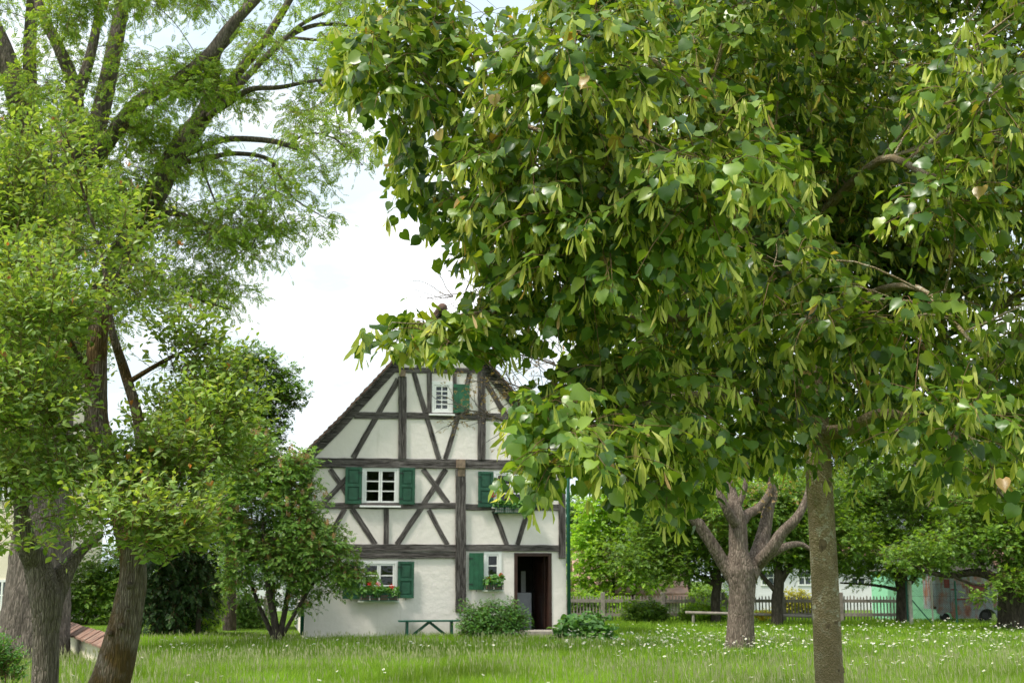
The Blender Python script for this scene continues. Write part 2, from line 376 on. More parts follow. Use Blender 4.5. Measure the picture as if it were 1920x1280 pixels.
# ------------------------------------------------------------------ camera, light, world
cam = bpy.data.cameras.new('camera'); co = bpy.data.objects.new('camera', cam); COL.objects.link(co)
co.location = (0, 0, EYE); co.rotation_euler = (math.pi/2+PIT, 0, 0); cam.sensor_width = 36; cam.lens = 36*F/1920
cam.clip_end = 3000; cam.clip_start = .05; cam.dof.use_dof = True; cam.dof.focus_distance = 7.5; cam.dof.aperture_fstop = 8
sc.camera = co
SUN_EL, SUN_AZ = 60, 238           # azimuth clockwise from +Y: behind camera, to the left
sd = Vector((math.sin(RD(SUN_AZ))*math.cos(RD(SUN_EL)), math.cos(RD(SUN_AZ))*math.cos(RD(SUN_EL)), math.sin(RD(SUN_EL))))
sl = bpy.data.lights.new('sun', 'SUN'); so = bpy.data.objects.new('sun', sl); COL.objects.link(so)
sl.energy = 4.2; sl.angle = RD(9); sl.color = (1, .95, .86); so.rotation_euler = sd.to_track_quat('Z', 'Y').to_euler(); so.location = sd*50
w = bpy.data.worlds.new('World'); sc.world = w; w.use_nodes = True; nt = w.node_tree; nt.nodes.clear()
wo = nt.nodes.new('ShaderNodeOutputWorld'); bg = nt.nodes.new('ShaderNodeBackground')
sky = nt.nodes.new('ShaderNodeTexSky'); sky.sky_type = 'NISHITA'; sky.sun_disc = False; sky.sun_elevation = RD(SUN_EL); sky.sun_rotation = RD(SUN_AZ); sky.air_density = 1.0
v = coords(nt, (1.1, 1.1, 4.2), 'Generated'); nz = noise(nt, v, 2.1, 7, .52)
cm = ramp(nt, [(.385, (0,0,0)), (.52, (1,1,1))], nz)
cb = ramp(nt, [(.40, (6.7,7.7,8.2)), (.56, (9.4,9.9,10.2)), (.70, (12.8,12.8,12.9))], noise(nt, coords(nt, (2,2,7), 'Generated'), 2.5, 5))
hz = mixc(nt, .65, sky.outputs[0], (8.4, 10.0, 10.9))
col = mixc(nt, cm.outputs[0], hz, cb.outputs[0])
nt.links.new(col, bg.inputs[0]); bg.inputs[1].default_value = .115; nt.links.new(bg.outputs[0], wo.inputs[0])
sc.view_settings.view_transform = 'Standard'; sc.view_settings.look = 'None'; sc.view_settings.exposure = 0.32; sc.view_settings.gamma = 1
sc.cycles.max_bounces = 8; sc.cycles.diffuse_bounces = 4; sc.cycles.transmission_bounces = 4; sc.cycles.transparent_max_bounces = 12
sc.cycles.use_adaptive_sampling = True; sc.cycles.use_denoising = True; sc.cycles.caustics_reflective = False; sc.cycles.caustics_refractive = False

# ------------------------------------------------------------------ ground
mb = MB(); n = 60
for j in range(n+1):
    for i in range(n+1):
        x = (i/n*2-1); y = (j/n*2-1); x = 400*x*abs(x); y = 400*y*abs(y)+20; mb.v.append((x, y, 0))
for j in range(n):
    for i in range(n): a = j*(n+1)+i; mb.face((a, a+1, a+n+2, a+n+1))
tag(mb.build('ground', M['ground']), 'green meadow ground under the grass', 'ground', kind='structure')

# ------------------------------------------------------------------ the timber framed house
ROT = RD(10.5)
C0 = pt(570, 35.4, 0); UX = Vector((math.cos(ROT), math.sin(ROT), 0)); UY = Vector((-math.sin(ROT), math.cos(ROT), 0))
def fac(px, py, off=0.0):
    """pixel -> (u, z) on the facade plane shifted off metres towards the viewer"""
    d = ray(px, py); o = Vector((0,0,EYE)); n_ = -UY; p0 = C0+n_*off
    t = (p0-o).dot(n_)/d.dot(n_); q = o+d*t-C0; return q.dot(UX), q.z
H = empty('timber_framed_house', C0, ROT)
tag(H, 'white half timbered gable house with dark beams and green shutters', 'house')
W = fac(1062, 1100)[0]
APEX = fac(834, 574, .3); U_AP = W/2
prof_l = [fac(p[0], p[1], .3) for p in ((545,866),(577,843),(640,781),(755,657))]
dz = APEX[1]
prof = [(p[0]-APEX[0]+U_AP, p[1]) for p in prof_l]+[(U_AP, dz)]      # outer roof line, left half, relative to apex
EAVE = fac(585, 858)[1]
prof_out = prof+[(2*U_AP-p[0], p[1]) for p in reversed(prof[:-1])]
def roof_z(u):
    if u > U_AP: u = 2*U_AP-u
    for (a, za), (b, zb) in zip(prof, prof[1:]):
        if a <= u <= b: return za+(zb-za)*(u-a)/(b-a)
    return prof[0][1]
TH = .26
wall_poly = [(0,-.3),(W,-.3),(W,roof_z(W)-TH)]+[(2*U_AP-p[0],p[1]-TH*1.15) for p in reversed(prof[:-1]) if 2*U_AP-p[0] < W]+[(U_AP,dz-TH*1.3)]+[(p[0],p[1]-TH*1.15) for p in prof[:-1] if p[0] > 0]+[(0,roof_z(0)-TH)]
def rect(x0, y0, x1, y1):
    a = fac(x0, (y0+y1)/2)[0]; b = fac(x1, (y0+y1)/2)[0]; xm = (x0+x1)/2
    return a, b, fac(xm, y1)[1], fac(xm, y0)[1]        # u0,u1,z0,z1
WIN = {'w1': rect(678.5,875,748,947.5), 'w2': rect(675,1051,745,1125), 'w3': rect(925,883,993,950), 'w4': rect(907,1033.5,940,1105), 'w5': rect(807.5,715,849,776)}
DOOR = rect(964,1036,1034.5,1180)
holes = []
for k, (a, b, c, d) in WIN.items(): holes.append([(a+.03,c+.03),(a+.03,d-.03),(b-.03,d-.03),(b-.03,c+.03)])
holes.append([(DOOR[0]+.02,DOOR[2]),(DOOR[0]+.02,DOOR[3]-.02),(DOOR[1]-.02,DOOR[3]-.02),(DOOR[1]-.02,DOOR[2])])
ZL = fac(760, 1045)[1]
def pierced(poly, holes, y0, y1, name, m, parent):
    loops = [[Vector((p[0], p[1], 0)) for p in poly]]+[[Vector((p[0], p[1], 0)) for p in h] for h in holes]
    tris = tessellate_polygon(loops); flat = [p for l in loops for p in l]; mb = MB()
    mb.v = [(p.x, y0, p.y) for p in flat]+[(p.x, y1, p.y) for p in flat]; k = len(flat)
    for t in tris:
        a, b, c = [flat[i] for i in t]
        s = (b.x-a.x)*(c.y-a.y)-(b.y-a.y)*(c.x-a.x)
        t = tuple(t) if s > 0 else tuple(reversed(t))
        mb.face(t); mb.face([i+k for i in reversed(t)])
    o = 0
    for l in loops:
        m_ = len(l)
        for i in range(m_): j = (i+1) % m_; mb.face((o+i, o+i+k, o+j+k, o+j))
        o += m_
    return mb.build(name, m, parent)
pierced(wall_poly, holes, 0, .32, 'gable_wall', M['plaster'], H)
D_H = 10.0
mb = MB(); mb.box(0,.3,.323,D_H,-.3,EAVE-.02); mb.box(W-.3,W,.323,D_H,-.3,EAVE-.02); mb.build('side_wall', M['plaster_low'], H)
mb = MB(); mb.prism([(p[0]*.96+W*.02,p[1]-.01) for p in wall_poly], D_H+.003, D_H+.3); mb.build('rear_wall', M['plaster'], H)
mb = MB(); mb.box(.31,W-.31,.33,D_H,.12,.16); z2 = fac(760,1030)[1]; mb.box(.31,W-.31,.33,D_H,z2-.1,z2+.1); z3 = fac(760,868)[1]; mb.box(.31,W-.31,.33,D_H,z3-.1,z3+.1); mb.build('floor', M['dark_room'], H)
# room behind the open door
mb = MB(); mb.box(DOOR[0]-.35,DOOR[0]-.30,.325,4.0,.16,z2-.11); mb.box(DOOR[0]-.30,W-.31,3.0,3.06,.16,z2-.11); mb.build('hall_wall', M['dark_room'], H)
a = fac(981,1100)[0]; b = fac(1009,1100)[0]
mb = MB(); mb.box(a, b, .9, 1.5, .17, 1.16); mb.build('cupboard', M['grey_box'], H, bevel=.02)
mb = MB(); mb.box(b-.1, b+.03, 1.9, 1.93, 1.15, 1.75); mb.build('notice', M['white_paint'], H)
# ---- beams
bi = [0]
def beam(p, q, wpx, name='beam', proud=None, m='timber', split=False):
    bi[0] += 1
    a = fac(*p); b = fac(*q); a = Vector((a[0],0,a[1])); b = Vector((b[0],0,b[1])); L = (b-a).length; dirv = (b-a).normalized()
    wd = wpx/F*36.2; ang = math.atan2(dirv.z, dirv.x)
    pr = (proud or .022)+bi[0]*.00047
    mb = MB(); k = max(3, int(L/.22)); bow = random.uniform(-.012,.012)
    top = []; bot = []
    for i in range(k+1):
        x = L*i/k; c = bow*math.sin(math.pi*i/k)
        top.append((x, c+wd/2+random.uniform(-.007,.007))); bot.append((x, c-wd/2+random.uniform(-.007,.007)))
    mb.prism(bot+top[::-1], -pr, .05)
    o = mb.build(name, M[m], H, bevel=.006)
    # local x along the beam
    o.location = (a.x, 0, a.z); o.rotation_euler = (0, -ang, 0); return o
HB = .030; VB = .055
beam((737,693.5),(921,695),10,'cross_beam',HB); beam((664,778.5),(1000,782),12.5,'cross_beam',HB)
beam((583,867),(1056,872.5),17.5,'tie_beam',.045)
beam((582,947),(855,948),11,'rail',HB); beam((872,950),(1048,951),11.5,'rail',HB)
beam((572,1026.5),(854,1027),13,'rail',.05); beam((572,1039.5),(854,1040.5),11.5,'rail',.04); beam((873,1026.5),(1048,1027.5),12,'rail',.04)
beam((754,706),(754,860),15,'post',VB); beam((902,697),(902.5,862),15,'post',VB)
beam((805,699),(805,773),8.5,'stud',.036); beam((853,699),(853,774),7,'stud',.036)
beam((863.5,880),(863.5,1146),19,'post',.075); beam((1052.5,882),(1053.5,1046),12,'corner_post',VB); beam((581,877),(578,1022),11,'corner_post',VB)
beam((724,953.5),(724,1020),9.5,'stud',.036)
for p, q, wd in (((747,711),(662,858),10.5),((776,699),(823,860),9),((881,700),(835,860),9),((909,712),(996,862),10.5),
                 ((826,636),(783,689),8.5),((845,640),(882,690),8.5),
                 ((619,879),(661,943),9.5),((665,880),(605,945),9.5),((647,953),(610,1020),9.5),((660,953),(704,1020),9.5),
                 ((836,879),(744,1020),10),((793,879),(840,943),9.5),((804,955),(839,1021),9),((926,957),(950,1021),9),((990,958),(970,1021),9)):
    beam(p, q, wd, 'brace', .016)
# rafters along the roof line
def rafter(sgn):
    mb = MB(); pts = []
    P = [(p[0], p[1]-.16) for p in prof]; Q = [(p[0]+.02, p[1]-.16-.27) for p in prof]; Q[-1] = (prof[-1][0], prof[-1][1]-.50)
    if sgn < 0: P = [(2*U_AP-a, b) for a, b in P]; Q = [(2*U_AP-a, b) for a, b in Q]
    for i in range(len(P)-1): mb.prism([Q[i], Q[i+1], P[i+1], P[i]] if sgn > 0 else [P[i], P[i+1], Q[i+1], Q[i]], -.05, .12)
    mb.build('rafter', M['timber'], H)
rafter(1); rafter(-1)
def block(x0, y0, x1, y1, pr, m):
    a, b, c, d = rect(x0,y0,x1,y1); mb = MB(); mb.box(a,b,-pr,.02,c,d); mb.build('beam_end', M[m], H, bevel=.01)
block(855,861.5,871.5,878,.14,'timber_new'); block(858,877.5,871,893,.09,'timber_new'); block(749,694,760,706.5,.10,'timber_new')
# ---- roof: overlapping tile courses on both slopes
mb = MB(); Y0, Y1 = -.32, D_H+.6
for sgn in (1, -1):
    for (a, za), (b, zb) in zip(prof, prof[1:]):
        L = math.hypot(b-a, zb-za); k = max(1, round(L/.17)); dx, dz_ = (b-a)/L, (zb-za)/L; nx, nz_ = -dz_, dx
        for i in range(k):
            s0 = L*i/k-.03; s1 = L*(i+1)/k+.05; j = random.uniform(-.008,.008)
            p = [(a+dx*s0+nx*(.02+j), za+dz_*s0+nz_*(.02+j)), (a+dx*s1+nx*(-.02), za+dz_*s1+nz_*(-.02)), (a+dx*s1+nx*(-.055), za+dz_*s1-.055*nz_), (a+dx*s0+nx*(-.03+j), za+dz_*s0+nz_*(-.03+j))]
            p = [(x-nx*.02, z-nz_*.02) for x, z in p]
            if sgn < 0: p = [(2*U_AP-x, z) for x, z in p][::-1]
            mb.prism(p[::-1], Y0+random.uniform(-.02,.02), Y1)
RF = mb.build('roof', M['roof_tile'], H)
mb = MB()
for sgn in (1, -1):
    for (a, za), (b, zb) in zip(prof, prof[1:]):
        p = [(a,za-.075),(b,zb-.075),(b,zb-.16),(a,za-.16)]
        if sgn < 0: p = [(2*U_AP-x, z) for x, z in p][::-1]
        mb.prism(p[::-1], Y0+.03, Y1-.03)
mb.build('verge_board', M['timber'], H)
mb = MB()
for i in range(30):
    y = Y0-.03+i*.36; mb.tube([(U_AP,y,dz-.06),(U_AP,y+.4,dz-.045)], [.14,.12], 10)
mb.build('ridge_tiles', M['roof_tile'], RF, True)
# ---- windows
def window(key, cols, rows, cas=1, curtain=False, sill=True, fw=.075):
    a, b, c, d = WIN[key]; mb = MB()
    for q in ((a,b,c,c+fw),(a,b,d-fw,d)): mb.box(q[0],q[1],-.028,.06,q[2],q[3])
    for q in ((a,a+fw),(b-fw,b)): mb.box(q[0],q[1],-.027,.06,c+fw,d-fw)
    o = mb.build('window', M['white_paint'], H, bevel=.004)
    n_ = cas; cw = (b-a-2*fw)/n_; sf = .045
    for i in range(n_):
        x0 = a+fw+cw*i+.004; x1 = x0+cw-.008; z0 = c+fw+.003; z1 = d-fw-.003; mb = MB()
        mb.box(x0,x1,-.018,.03,z0,z0+sf); mb.box(x0,x1,-.018,.03,z1-sf,z1); mb.box(x0,x0+sf,-.017,.03,z0+sf,z1-sf); mb.box(x1-sf,x1,-.017,.03,z0+sf,z1-sf)
        for r_ in range(1, rows):
            z = z0+sf+(z1-z0-2*sf)*r_/rows; mb.box(x0+sf,x1-sf,-.010,.025,z-.016,z+.016)
        for c_ in range(1, cols):
            x = x0+sf+(x1-x0-2*sf)*c_/cols; mb.box(x-.014,x+.014,-.011,.026,z0+sf,z1-sf)
        mb.build('casement', M['white_paint'], o, bevel=.003)
        mb = MB(); mb.box(x0+.01,x1-.01,.008,.012,z0+.01,z1-.01); mb.build('glass_pane', M['glass'], o)
    if curtain:
        mb = MB()
        for i in range(16):
            x0 = a+.08+(b-a-.16)*i/16; x1 = a+.08+(b-a-.16)*(i+1)/16; y0 = .13+.03*(i % 2); y1 = .13+.03*((i+1) % 2); n0 = len(mb.v)
            mb.v += [(x0,y0,c+.05),(x1,y1,c+.05),(x1,y1,d-.05),(x0,y0,d-.05)]; mb.face((n0,n0+1,n0+2,n0+3))
        mb.build('curtain', M['curtain'], o)
    if sill:
        mb = MB(); mb.box(a-.05,b+.05,-.10,.02,c-.05,c-.003); mb.build('sill', M['white_paint'], o, bevel=.006)
    return o
window('w1',1,3,2); window('w2',1,3,2); window('w3',1,3,2); window('w4',1,3,1); window('w5',2,5,1,True,True,.10)
# dark room divisions so that the rooms behind the panes read as rooms
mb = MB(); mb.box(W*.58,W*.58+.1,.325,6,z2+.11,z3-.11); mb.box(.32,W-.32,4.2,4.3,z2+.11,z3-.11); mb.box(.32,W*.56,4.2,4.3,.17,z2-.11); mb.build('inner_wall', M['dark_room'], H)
def shutter(x0, y0, x1, y1, panelled=True, tilt=0.0):
    a, b, c, d = rect(x0,y0,x1,y1); w_, h_ = b-a, d-c; mb = MB(); t = .035
    if panelled:
        st = .065
        mb.box(0,st,-t,0,0,h_); mb.box(w_-st,w_,-t,0,0,h_)
        for z0, z1 in ((0,.075),(h_*.5-.035,h_*.5+.035),(h_-.07,h_)): mb.box(st,w_-st,-t+.001,-.001,z0,z1)
        for z0, z1 in ((.075,h_*.5-.035),(h_*.5+.035,h_-.07)):
            mb.box(st,w_-st,-.014,-.004,z0,z1); mb.box(st+.04,w_-st-.04,-.026,-.012,z0+.04,z1-.04)
    else:
        n_ = 3
        for i in range(n_): mb.box(w_*i/n_+.001,w_*(i+1)/n_-.001,-t+.0015*(i%2),0,0,h_)
    o = mb.build('shutter', M['green_paint' if panelled else 'green_plain'], H, bevel=.005)
    o.location = (a, -.065 if panelled else -.07, c); o.rotation_euler = (0, 0, tilt)
    for z in (h_*.15, h_*.85):
        mb = MB(); mb.box(-.012 if x0 > 740 else w_-.10, .10 if x0 > 740 else w_+.012, -t-.006, -t-.0005, z-.012, z+.012); mb.build('hinge', M['iron'], o)
    mb = MB(); mb.box(w_*.5-.008,w_*.5+.008,-t-.004,-.004,-.055,-.002); mb.build('holdback', M['iron'], o)
for s in ((647,875.6,678,944.5),(748.5,877,777.5,945.5),(642.5,1053,674.5,1122),(745.5,1052,775.5,1120.5),(895.5,884,924.5,950.5),(993.5,886,1022,950.5)): shutter(*s, tilt=random.uniform(-.03,.03))
shutter(878.5,1036,906,1105,False,-.02); shutter(849.5,721,879.5,774.5,False,-.03)
# ---- door
a, b, c, d = DOOR; mb = MB(); mb.box(a,a+.09,-.02,.30,c,d); mb.box(b-.09,b,-.02,.30,c,d); mb.box(a+.09,b-.09,-.021,.30,d-.09,d)
DF = mb.build('door_frame', M['door_brown'], H, bevel=.006)
mb = MB(); lw = .88; mb.box(0,lw,-.025,.025,0,d-c-.10)
for z0, z1 in ((.15,.85),(1.0,1.75)): mb.box(.12,lw-.12,-.035,.035,z0,z1)
DL = mb.build('door', M['door_brown'], H, bevel=.008); DL.location = (b-.12,.30,c+.01); DL.rotation_euler = (0,0,RD(97))
mb = MB(); mb.tube([(lw-.08,.03,1.0),(lw-.08,.09,1.0),(lw-.20,.09,1.0)], .012, 6); mb.build('handle', M['iron'], DL)
s0 = fac(978,1185)[0]; s1 = fac(1040,1185)[0]
mb = MB(); mb.box(s0-.1,s1+.0,-.62,-.003,-.1,.19); mb.box(s0-.25,s1+.12,-1.0,-.625,-.1,.06); mb.build('doorstep', M['stone'], H, bevel=.02)
mb = MB(); mb.box(a,b,-.0,.31,c-.06,c); mb.build('threshold', M['stone'], H, bevel=.01)
# ---- rain pipes and gutters
for u, nm in ((-.06,0),(W+.05,1)):
    zt = roof_z(0)-.25
    mb = MB(); ux = u+(-.30 if nm == 0 else .30)
    mb.tube([(ux,-.05,zt+.1),(ux,-.07,zt-.05),(u,-.08,zt-.35),(u,-.08,.1)], .05, 10)
    mb.build('rain_pipe', M['green_bench'], H, True)
for s in (1, -1):
    x = prof[0][0]-.05; x = x if s > 0 else 2*U_AP-x; mb = MB(); mb.tube([(x,Y0,prof[0][1]-.10),(x,Y1,prof[0][1]-.12)], .065, 8); mb.build('gutter', M['green_bench'], H, True)

def hworld(u, y, z): return C0+UX*u+UY*y+Vector((0,0,z))
# ------------------------------------------------------------------ window boxes with geraniums
def leafball(cs, n_, size, tpl, outw=None):
    """cs: list of (x,y,z,rx,ry,rz) local ellipsoids"""
    P = []; D = []
    for k in range(n_):
        c = cs[k % len(cs)]; d = norm(rng.normal(0,1,(1,3)))[0]; r = rng.uniform(.5,1)**.6
        P.append((c[0]+d[0]*c[3]*r, c[1]+d[1]*c[4]*r, c[2]+d[2]*c[5]*r)); D.append(d)
    P = np.array(P); D = np.array(D); ld = norm(D*.7+rng.normal(0,.5,D.shape)+np.array([0,0,-.2])); nr = D+UP*.7+rng.normal(0,.3,D.shape)
    v, f = TPL[tpl]; return (place(v, P, ld, nr, size*rng.uniform(.6,1.15,len(P))), f)
GR = 'geranium boxes on the house windows'
def flowerbox(key, blooms, rack, lab, glab, fol=1.0):
    a, b, c, d = WIN[key]; w_ = b-a; e = empty('window_box', hworld(a,-.12,c+.0), ROT); tag(e, lab, 'window box', GR)
    h_ = .17; y0, y1 = -.22, -.01; zb = -.17 if rack else .003; mb = MB()
    n_ = int(w_/.055)
    for z in (zb, zb+h_): 
        for y in (y0, y1): mb.bar((0,y,z),(w_,y,z),.014)
        mb.bar((0,y0,z),(0,y1,z),.014); mb.bar((w_,y0,z),(w_,y1,z),.014)
    mb.bar((0,y0-.001,zb+h_*.5),(w_,y0-.001,zb+h_*.5),.010)
    for i in range(n_+1): mb.bar((w_*i/n_,y0,zb),(w_*i/n_,y0,zb+h_),.010)
    mb.build('railing', M['green_bench'], e)
    mb = MB(); k = 4 if w_ > .7 else 2
    for i in range(k): mb.box(w_*i/k+.02,w_*(i+1)/k-.02,y0+.02,y1-.02,zb+.008,zb+h_-.03)
    mb.build('planter', M['concrete'] if rack else M['tile_red'], e, bevel=.01)
    g = empty('geranium_plant', hworld(a,-.12,c+zb+h_-.03), ROT); tag(g, glab, 'geranium', 'red geraniums in the window boxes')
    cs = [(w_*(i+.5)/6, -.12+random.uniform(-.04,.04), .06+random.uniform(0,.06)*fol, w_/9, .11, .12*fol) for i in range(6)]
    V, f = leafball(cs, int(520*w_), .085, 'heart'); o = link('leaves', np_mesh('leaves', [(V, f, 0)]), M['leaf_herb'], g)
    for (px, py) in blooms:
        u, z = fac(px, py, .25); mb = MB(); V, f = leafball([(u-a,-.16,z-(c+zb+h_-.03),.052,.05,.045)], 46, .05, 'oval')
        q = link('blossom', np_mesh('blossom', [(V, f, 0)]), M['petal_red'], g)
        mb.tube([(u-a,-.12,.03),(u-a,-.15,z-(c+zb+h_-.03))], .004, 4); s_ = mb.build('stem', M['leaf_herb'], q)
flowerbox('w2', ((693,1094),(709,1094),(735,1098)), False, 'dark wire window box on the ground floor window left of the bench', 'geranium with three red blooms under the ground floor left window', 1.0)
flowerbox('w3', ((925,928),(936,923),(958,934)), True, 'green slatted window box under the upper window right of the tall post', 'geranium with red blooms at the upper right window behind the lime leaves', .7)
flowerbox('w4', ((939,1079),(916,1086)), False, 'small window box at the window beside the open door', 'bushy geranium beside the open door with one red bloom', 1.2)

# ------------------------------------------------------------------ bench at the wall
a = fac(747,1178,.5)[0]; b = fac(862,1178,.5)[0]; e = empty('garden_bench', hworld(a,-.5,0), ROT); tag(e, 'low green wooden bench without backrest against the white wall', 'bench'); L = b-a
mb = MB(); mb.box(0,L,-.17,-.005,.44,.48); mb.box(0,L,.005,.17,.441,.481); mb.build('seat', M['green_bench'], e, bevel=.006)
for x in (.22, L-.22):
    mb = MB(); mb.box(x-.03,x+.03,-.13,.13,0,.437); mb.build('leg', M['green_bench'], e, bevel=.006)
for s in (0, 1):
    mb = MB(); x0, x1 = (.32,.80) if s == 0 else (L-.32,L-.80)
    mb.bar((x0,0,.06),(x1,0,.43),.05,.07); mb.build('brace', M['green_bench'], e)

# ------------------------------------------------------------------ tree machinery
def limb_pts(l, Y):
    return [at(p[0], p[1], Y+(p[2] if len(p) > 3 else 0)) for p in l], [p[-1]/2*Y/F for p in l]
def tree(name, label, cat, Y, limbs, clumps, bark, leaf, tpl='sprig', nspray=1500, K=5, L=.35, size=.1, droop=.2, down=.3, up=.3,
         mask=None, group=None, sides=10, jit=.05, subs=9, spread=.9, shell=.45, extra=None, base=None, trunk_name='trunk', jr=.35, holes=0.0, smooth_leaf=False, twigr=.004, rsub=1.0, depthr=1.0, petiole=.02, hole_scale=2.2):
    mb = MB(); allp = []; allr = []
    for i, l in enumerate(limbs):
        P, Rr = limb_pts(l, Y); P, Rr = spline(P, Rr, 7 if i == 0 else 5)
        big = Rr[0] > .05
        mb.tube(P, Rr, sides if big else 6, jit if big else 0); allp += P; allr += Rr
    A = np.array([tuple(p) for p in allp]); Ar = np.array(allr)
    O = []; D = []
    for c in clumps:
        px, py, rx, ry = c[:4]; cy = Y+(c[4] if len(c) > 4 else 0); wgt = c[5] if len(c) > 5 else 1
        cen = np.array(at(px, py, cy)); s = cy/F; rad = np.array([rx*s, (rx+ry)/2*s*depthr, ry*s])
        dd = np.linalg.norm(A-cen, axis=1)+np.maximum(0, A[:, 2]-cen[2])*.8; i = int(np.argmin(dd)); st = Vector(A[i]); r0 = min(Ar[i]*.6, .035*rsub*max(.4, rad[0]))
        ce = Vector(cen)
        mid = (st+ce)/2+Vector((random.uniform(-.1,.1),random.uniform(-.1,.1),.12))*(ce-st).length
        P, Rr = spline([st, mid, ce], [r0, r0*.75, r0*.5], 4)
        if mask is not None:
            q = project(np.array([tuple(z_) for z_ in P]))
            ok = in_poly(q[0], q[1], mask)
        if mask is None or ok.all(): mb.tube(P, Rr, 6, 0, False)
        for k in range(subs):
            d = norm(rng.normal(0,1,(1,3)))[0]; tp = cen+d*rad*.85
            src = P[random.randrange(3, len(P))]; tpv = Vector(tp); m1 = (src+tpv)/2+Vector(rng.normal(0,.06,3))*(tpv-src).length
            Q, Rq = spline([src, m1, tpv], [r0*.42, r0*.3, r0*.12], 3)
            if mask is not None:
                q = project(np.array([tuple(z_) for z_ in Q]))
                if not in_poly(q[0], q[1], mask).all(): continue
            mb.tube(Q, Rq, 4, 0, False)
        n_ = int(nspray*wgt*rx*ry/sum(q[2]*q[3]*(q[5] if len(q) > 5 else 1) for q in clumps))
        d = norm(rng.normal(0,1,(n_,3))); r = rng.uniform(0,1,n_)**shell
        O.append(cen+d*rad*r[:, None]); D.append(d)
    O = np.concatenate(O); D = np.concatenate(D)
    if holes:
        ph = rng.uniform(0, 6, 6); q = O*hole_scale
        nzv = np.sin(q[:,0]+ph[0]+1.3*np.sin(q[:,2]*.8+ph[1]))+np.sin(q[:,1]*1.1+ph[2]+np.sin(q[:,0]*.7))+np.sin(q[:,2]*1.3+ph[3]+1.2*np.sin(q[:,1]+ph[4]))
        keep = nzv > -1.6+holes*2; O, D = O[keep], D[keep]
    if mask is not None:
        px, py = project(O); keep = in_poly(px, py, mask); O, D = O[keep], D[keep]
    D = norm(D*np.array([1,1,.5])+UP*up+rng.normal(0,.25,D.shape))
    Ls = L*rng.uniform(.55, 1.25, len(O))
    P2, ld, nr, sz, TW, PN = sprays(O, D, Ls, K, size, droop, down, petiole, spread, jr)
    if mask is not None:
        kl = in_mask(P2+norm(ld)*sz[:, None]*.5, mask); P2, ld, nr, sz = P2[kl], ld[kl], nr[kl], sz[kl]
        TW = TW[in_mask(TW[:, -1], mask)]
    root = empty(name, base if base is not None else Vector((A[0][0], A[0][1], 0))); tag(root, label, cat, group); off = np.array(root.location)
    v, f = TPL[tpl]
    if tpl == 'heart':
        v = np.array(v); v2 = v.copy(); v2[:, 0] *= .86; v2[:, 2] = .32*np.abs(v[:, 0])+.10*v[:, 1]-.12*v[:, 1]**2; v3 = v.copy(); v3[:, 0] *= 1.08; v3[:, 2] = -.10*np.abs(v[:, 0])-.38*v[:, 1]**2+.08*np.sin(9*v[:, 1])*np.sign(v[:, 0]); v3[:, 0] += .10*v[:, 1]**2
        q = rng.integers(0, 3, len(P2)); parts = [(place(vv, P2[q == i], ld[q == i], nr[q == i], sz[q == i])-off, f, 0) for i, vv in enumerate((v, v2, v3))]
    else: parts = [(place(v, P2, ld, nr, sz)-off, f, 0)]
    if extra: parts += extra(O, D, Ls, PN, off)
    mb.v = [(p[0]-off[0], p[1]-off[1], p[2]-off[2]) for p in mb.v]
    tr = mb.build(trunk_name, bark, root, True)
    mats = [leaf, M['twig']]; tw = twig_part(TW, twigr, twigr*.4, 1); parts.append((tw[0]-off, tw[1], 1))
    if extra: mats = [leaf, M['twig'], extra.mat]
    link('crown', np_mesh('crown', parts, smooth_leaf), mats, root)
    tree.root = root
    return root, A, Ar

# ------------------------------------------------------------------ the lime tree in front
LIME_MASK = [(700,-500),(676,30),(640,120),(640,190),(700,215),(690,260),(730,290),(722,350),(760,420),(800,440),(850,430),(818,500),(825,545),(858,562),(884,592),(858,606),(770,585),(706,592),(700,655),(760,650),(800,668),(850,705),(870,660),(930,655),(985,690),(1010,640),(1085,650),(1030,700),(960,735),(938,800),(945,900),(960,940),(1010,948),(1050,900),(1100,925),(1150,900),(1190,950),(1270,1000),(1295,950),(1400,905),(1500,890),(1570,975),(1610,940),(1640,880),(1700,900),(1745,965),(1790,890),(1850,950),(1920,975),(2500,960),(2500,-700),(1100,-700),(1020,-40),(1000,25),(950,60),(900,30),(870,-10),(850,-500)]
YL = 9.3
class LX:
    mat = M['bract']
    def __call__(s, O, D, Ls, PN, off):
        n_, K = PN.shape[:2]; sel = rng.uniform(size=(n_, K)) < .25; sel[:, 0] = False
        Q = PN[sel]; parts = []; v, f = TPL['bract']; Q = Q[in_mask(Q-UP*.05, LIME_MASK)]
        for k in range(5):
            keep = rng.uniform(size=len(Q)) < (1, .95, .8, .6, .4)[k]; q = Q[keep]
            dr = np.array([0,0,-1.0])+rng.normal(0,.30,(len(q),3)); nn = rng.normal(0,1,(len(q),3))
            parts.append((place(v, q+norm(dr)*rng.uniform(.01,.05,(len(q),1)), dr, nn, .105*rng.uniform(.65,1.15,len(q)))-off, f, 2))
        return parts
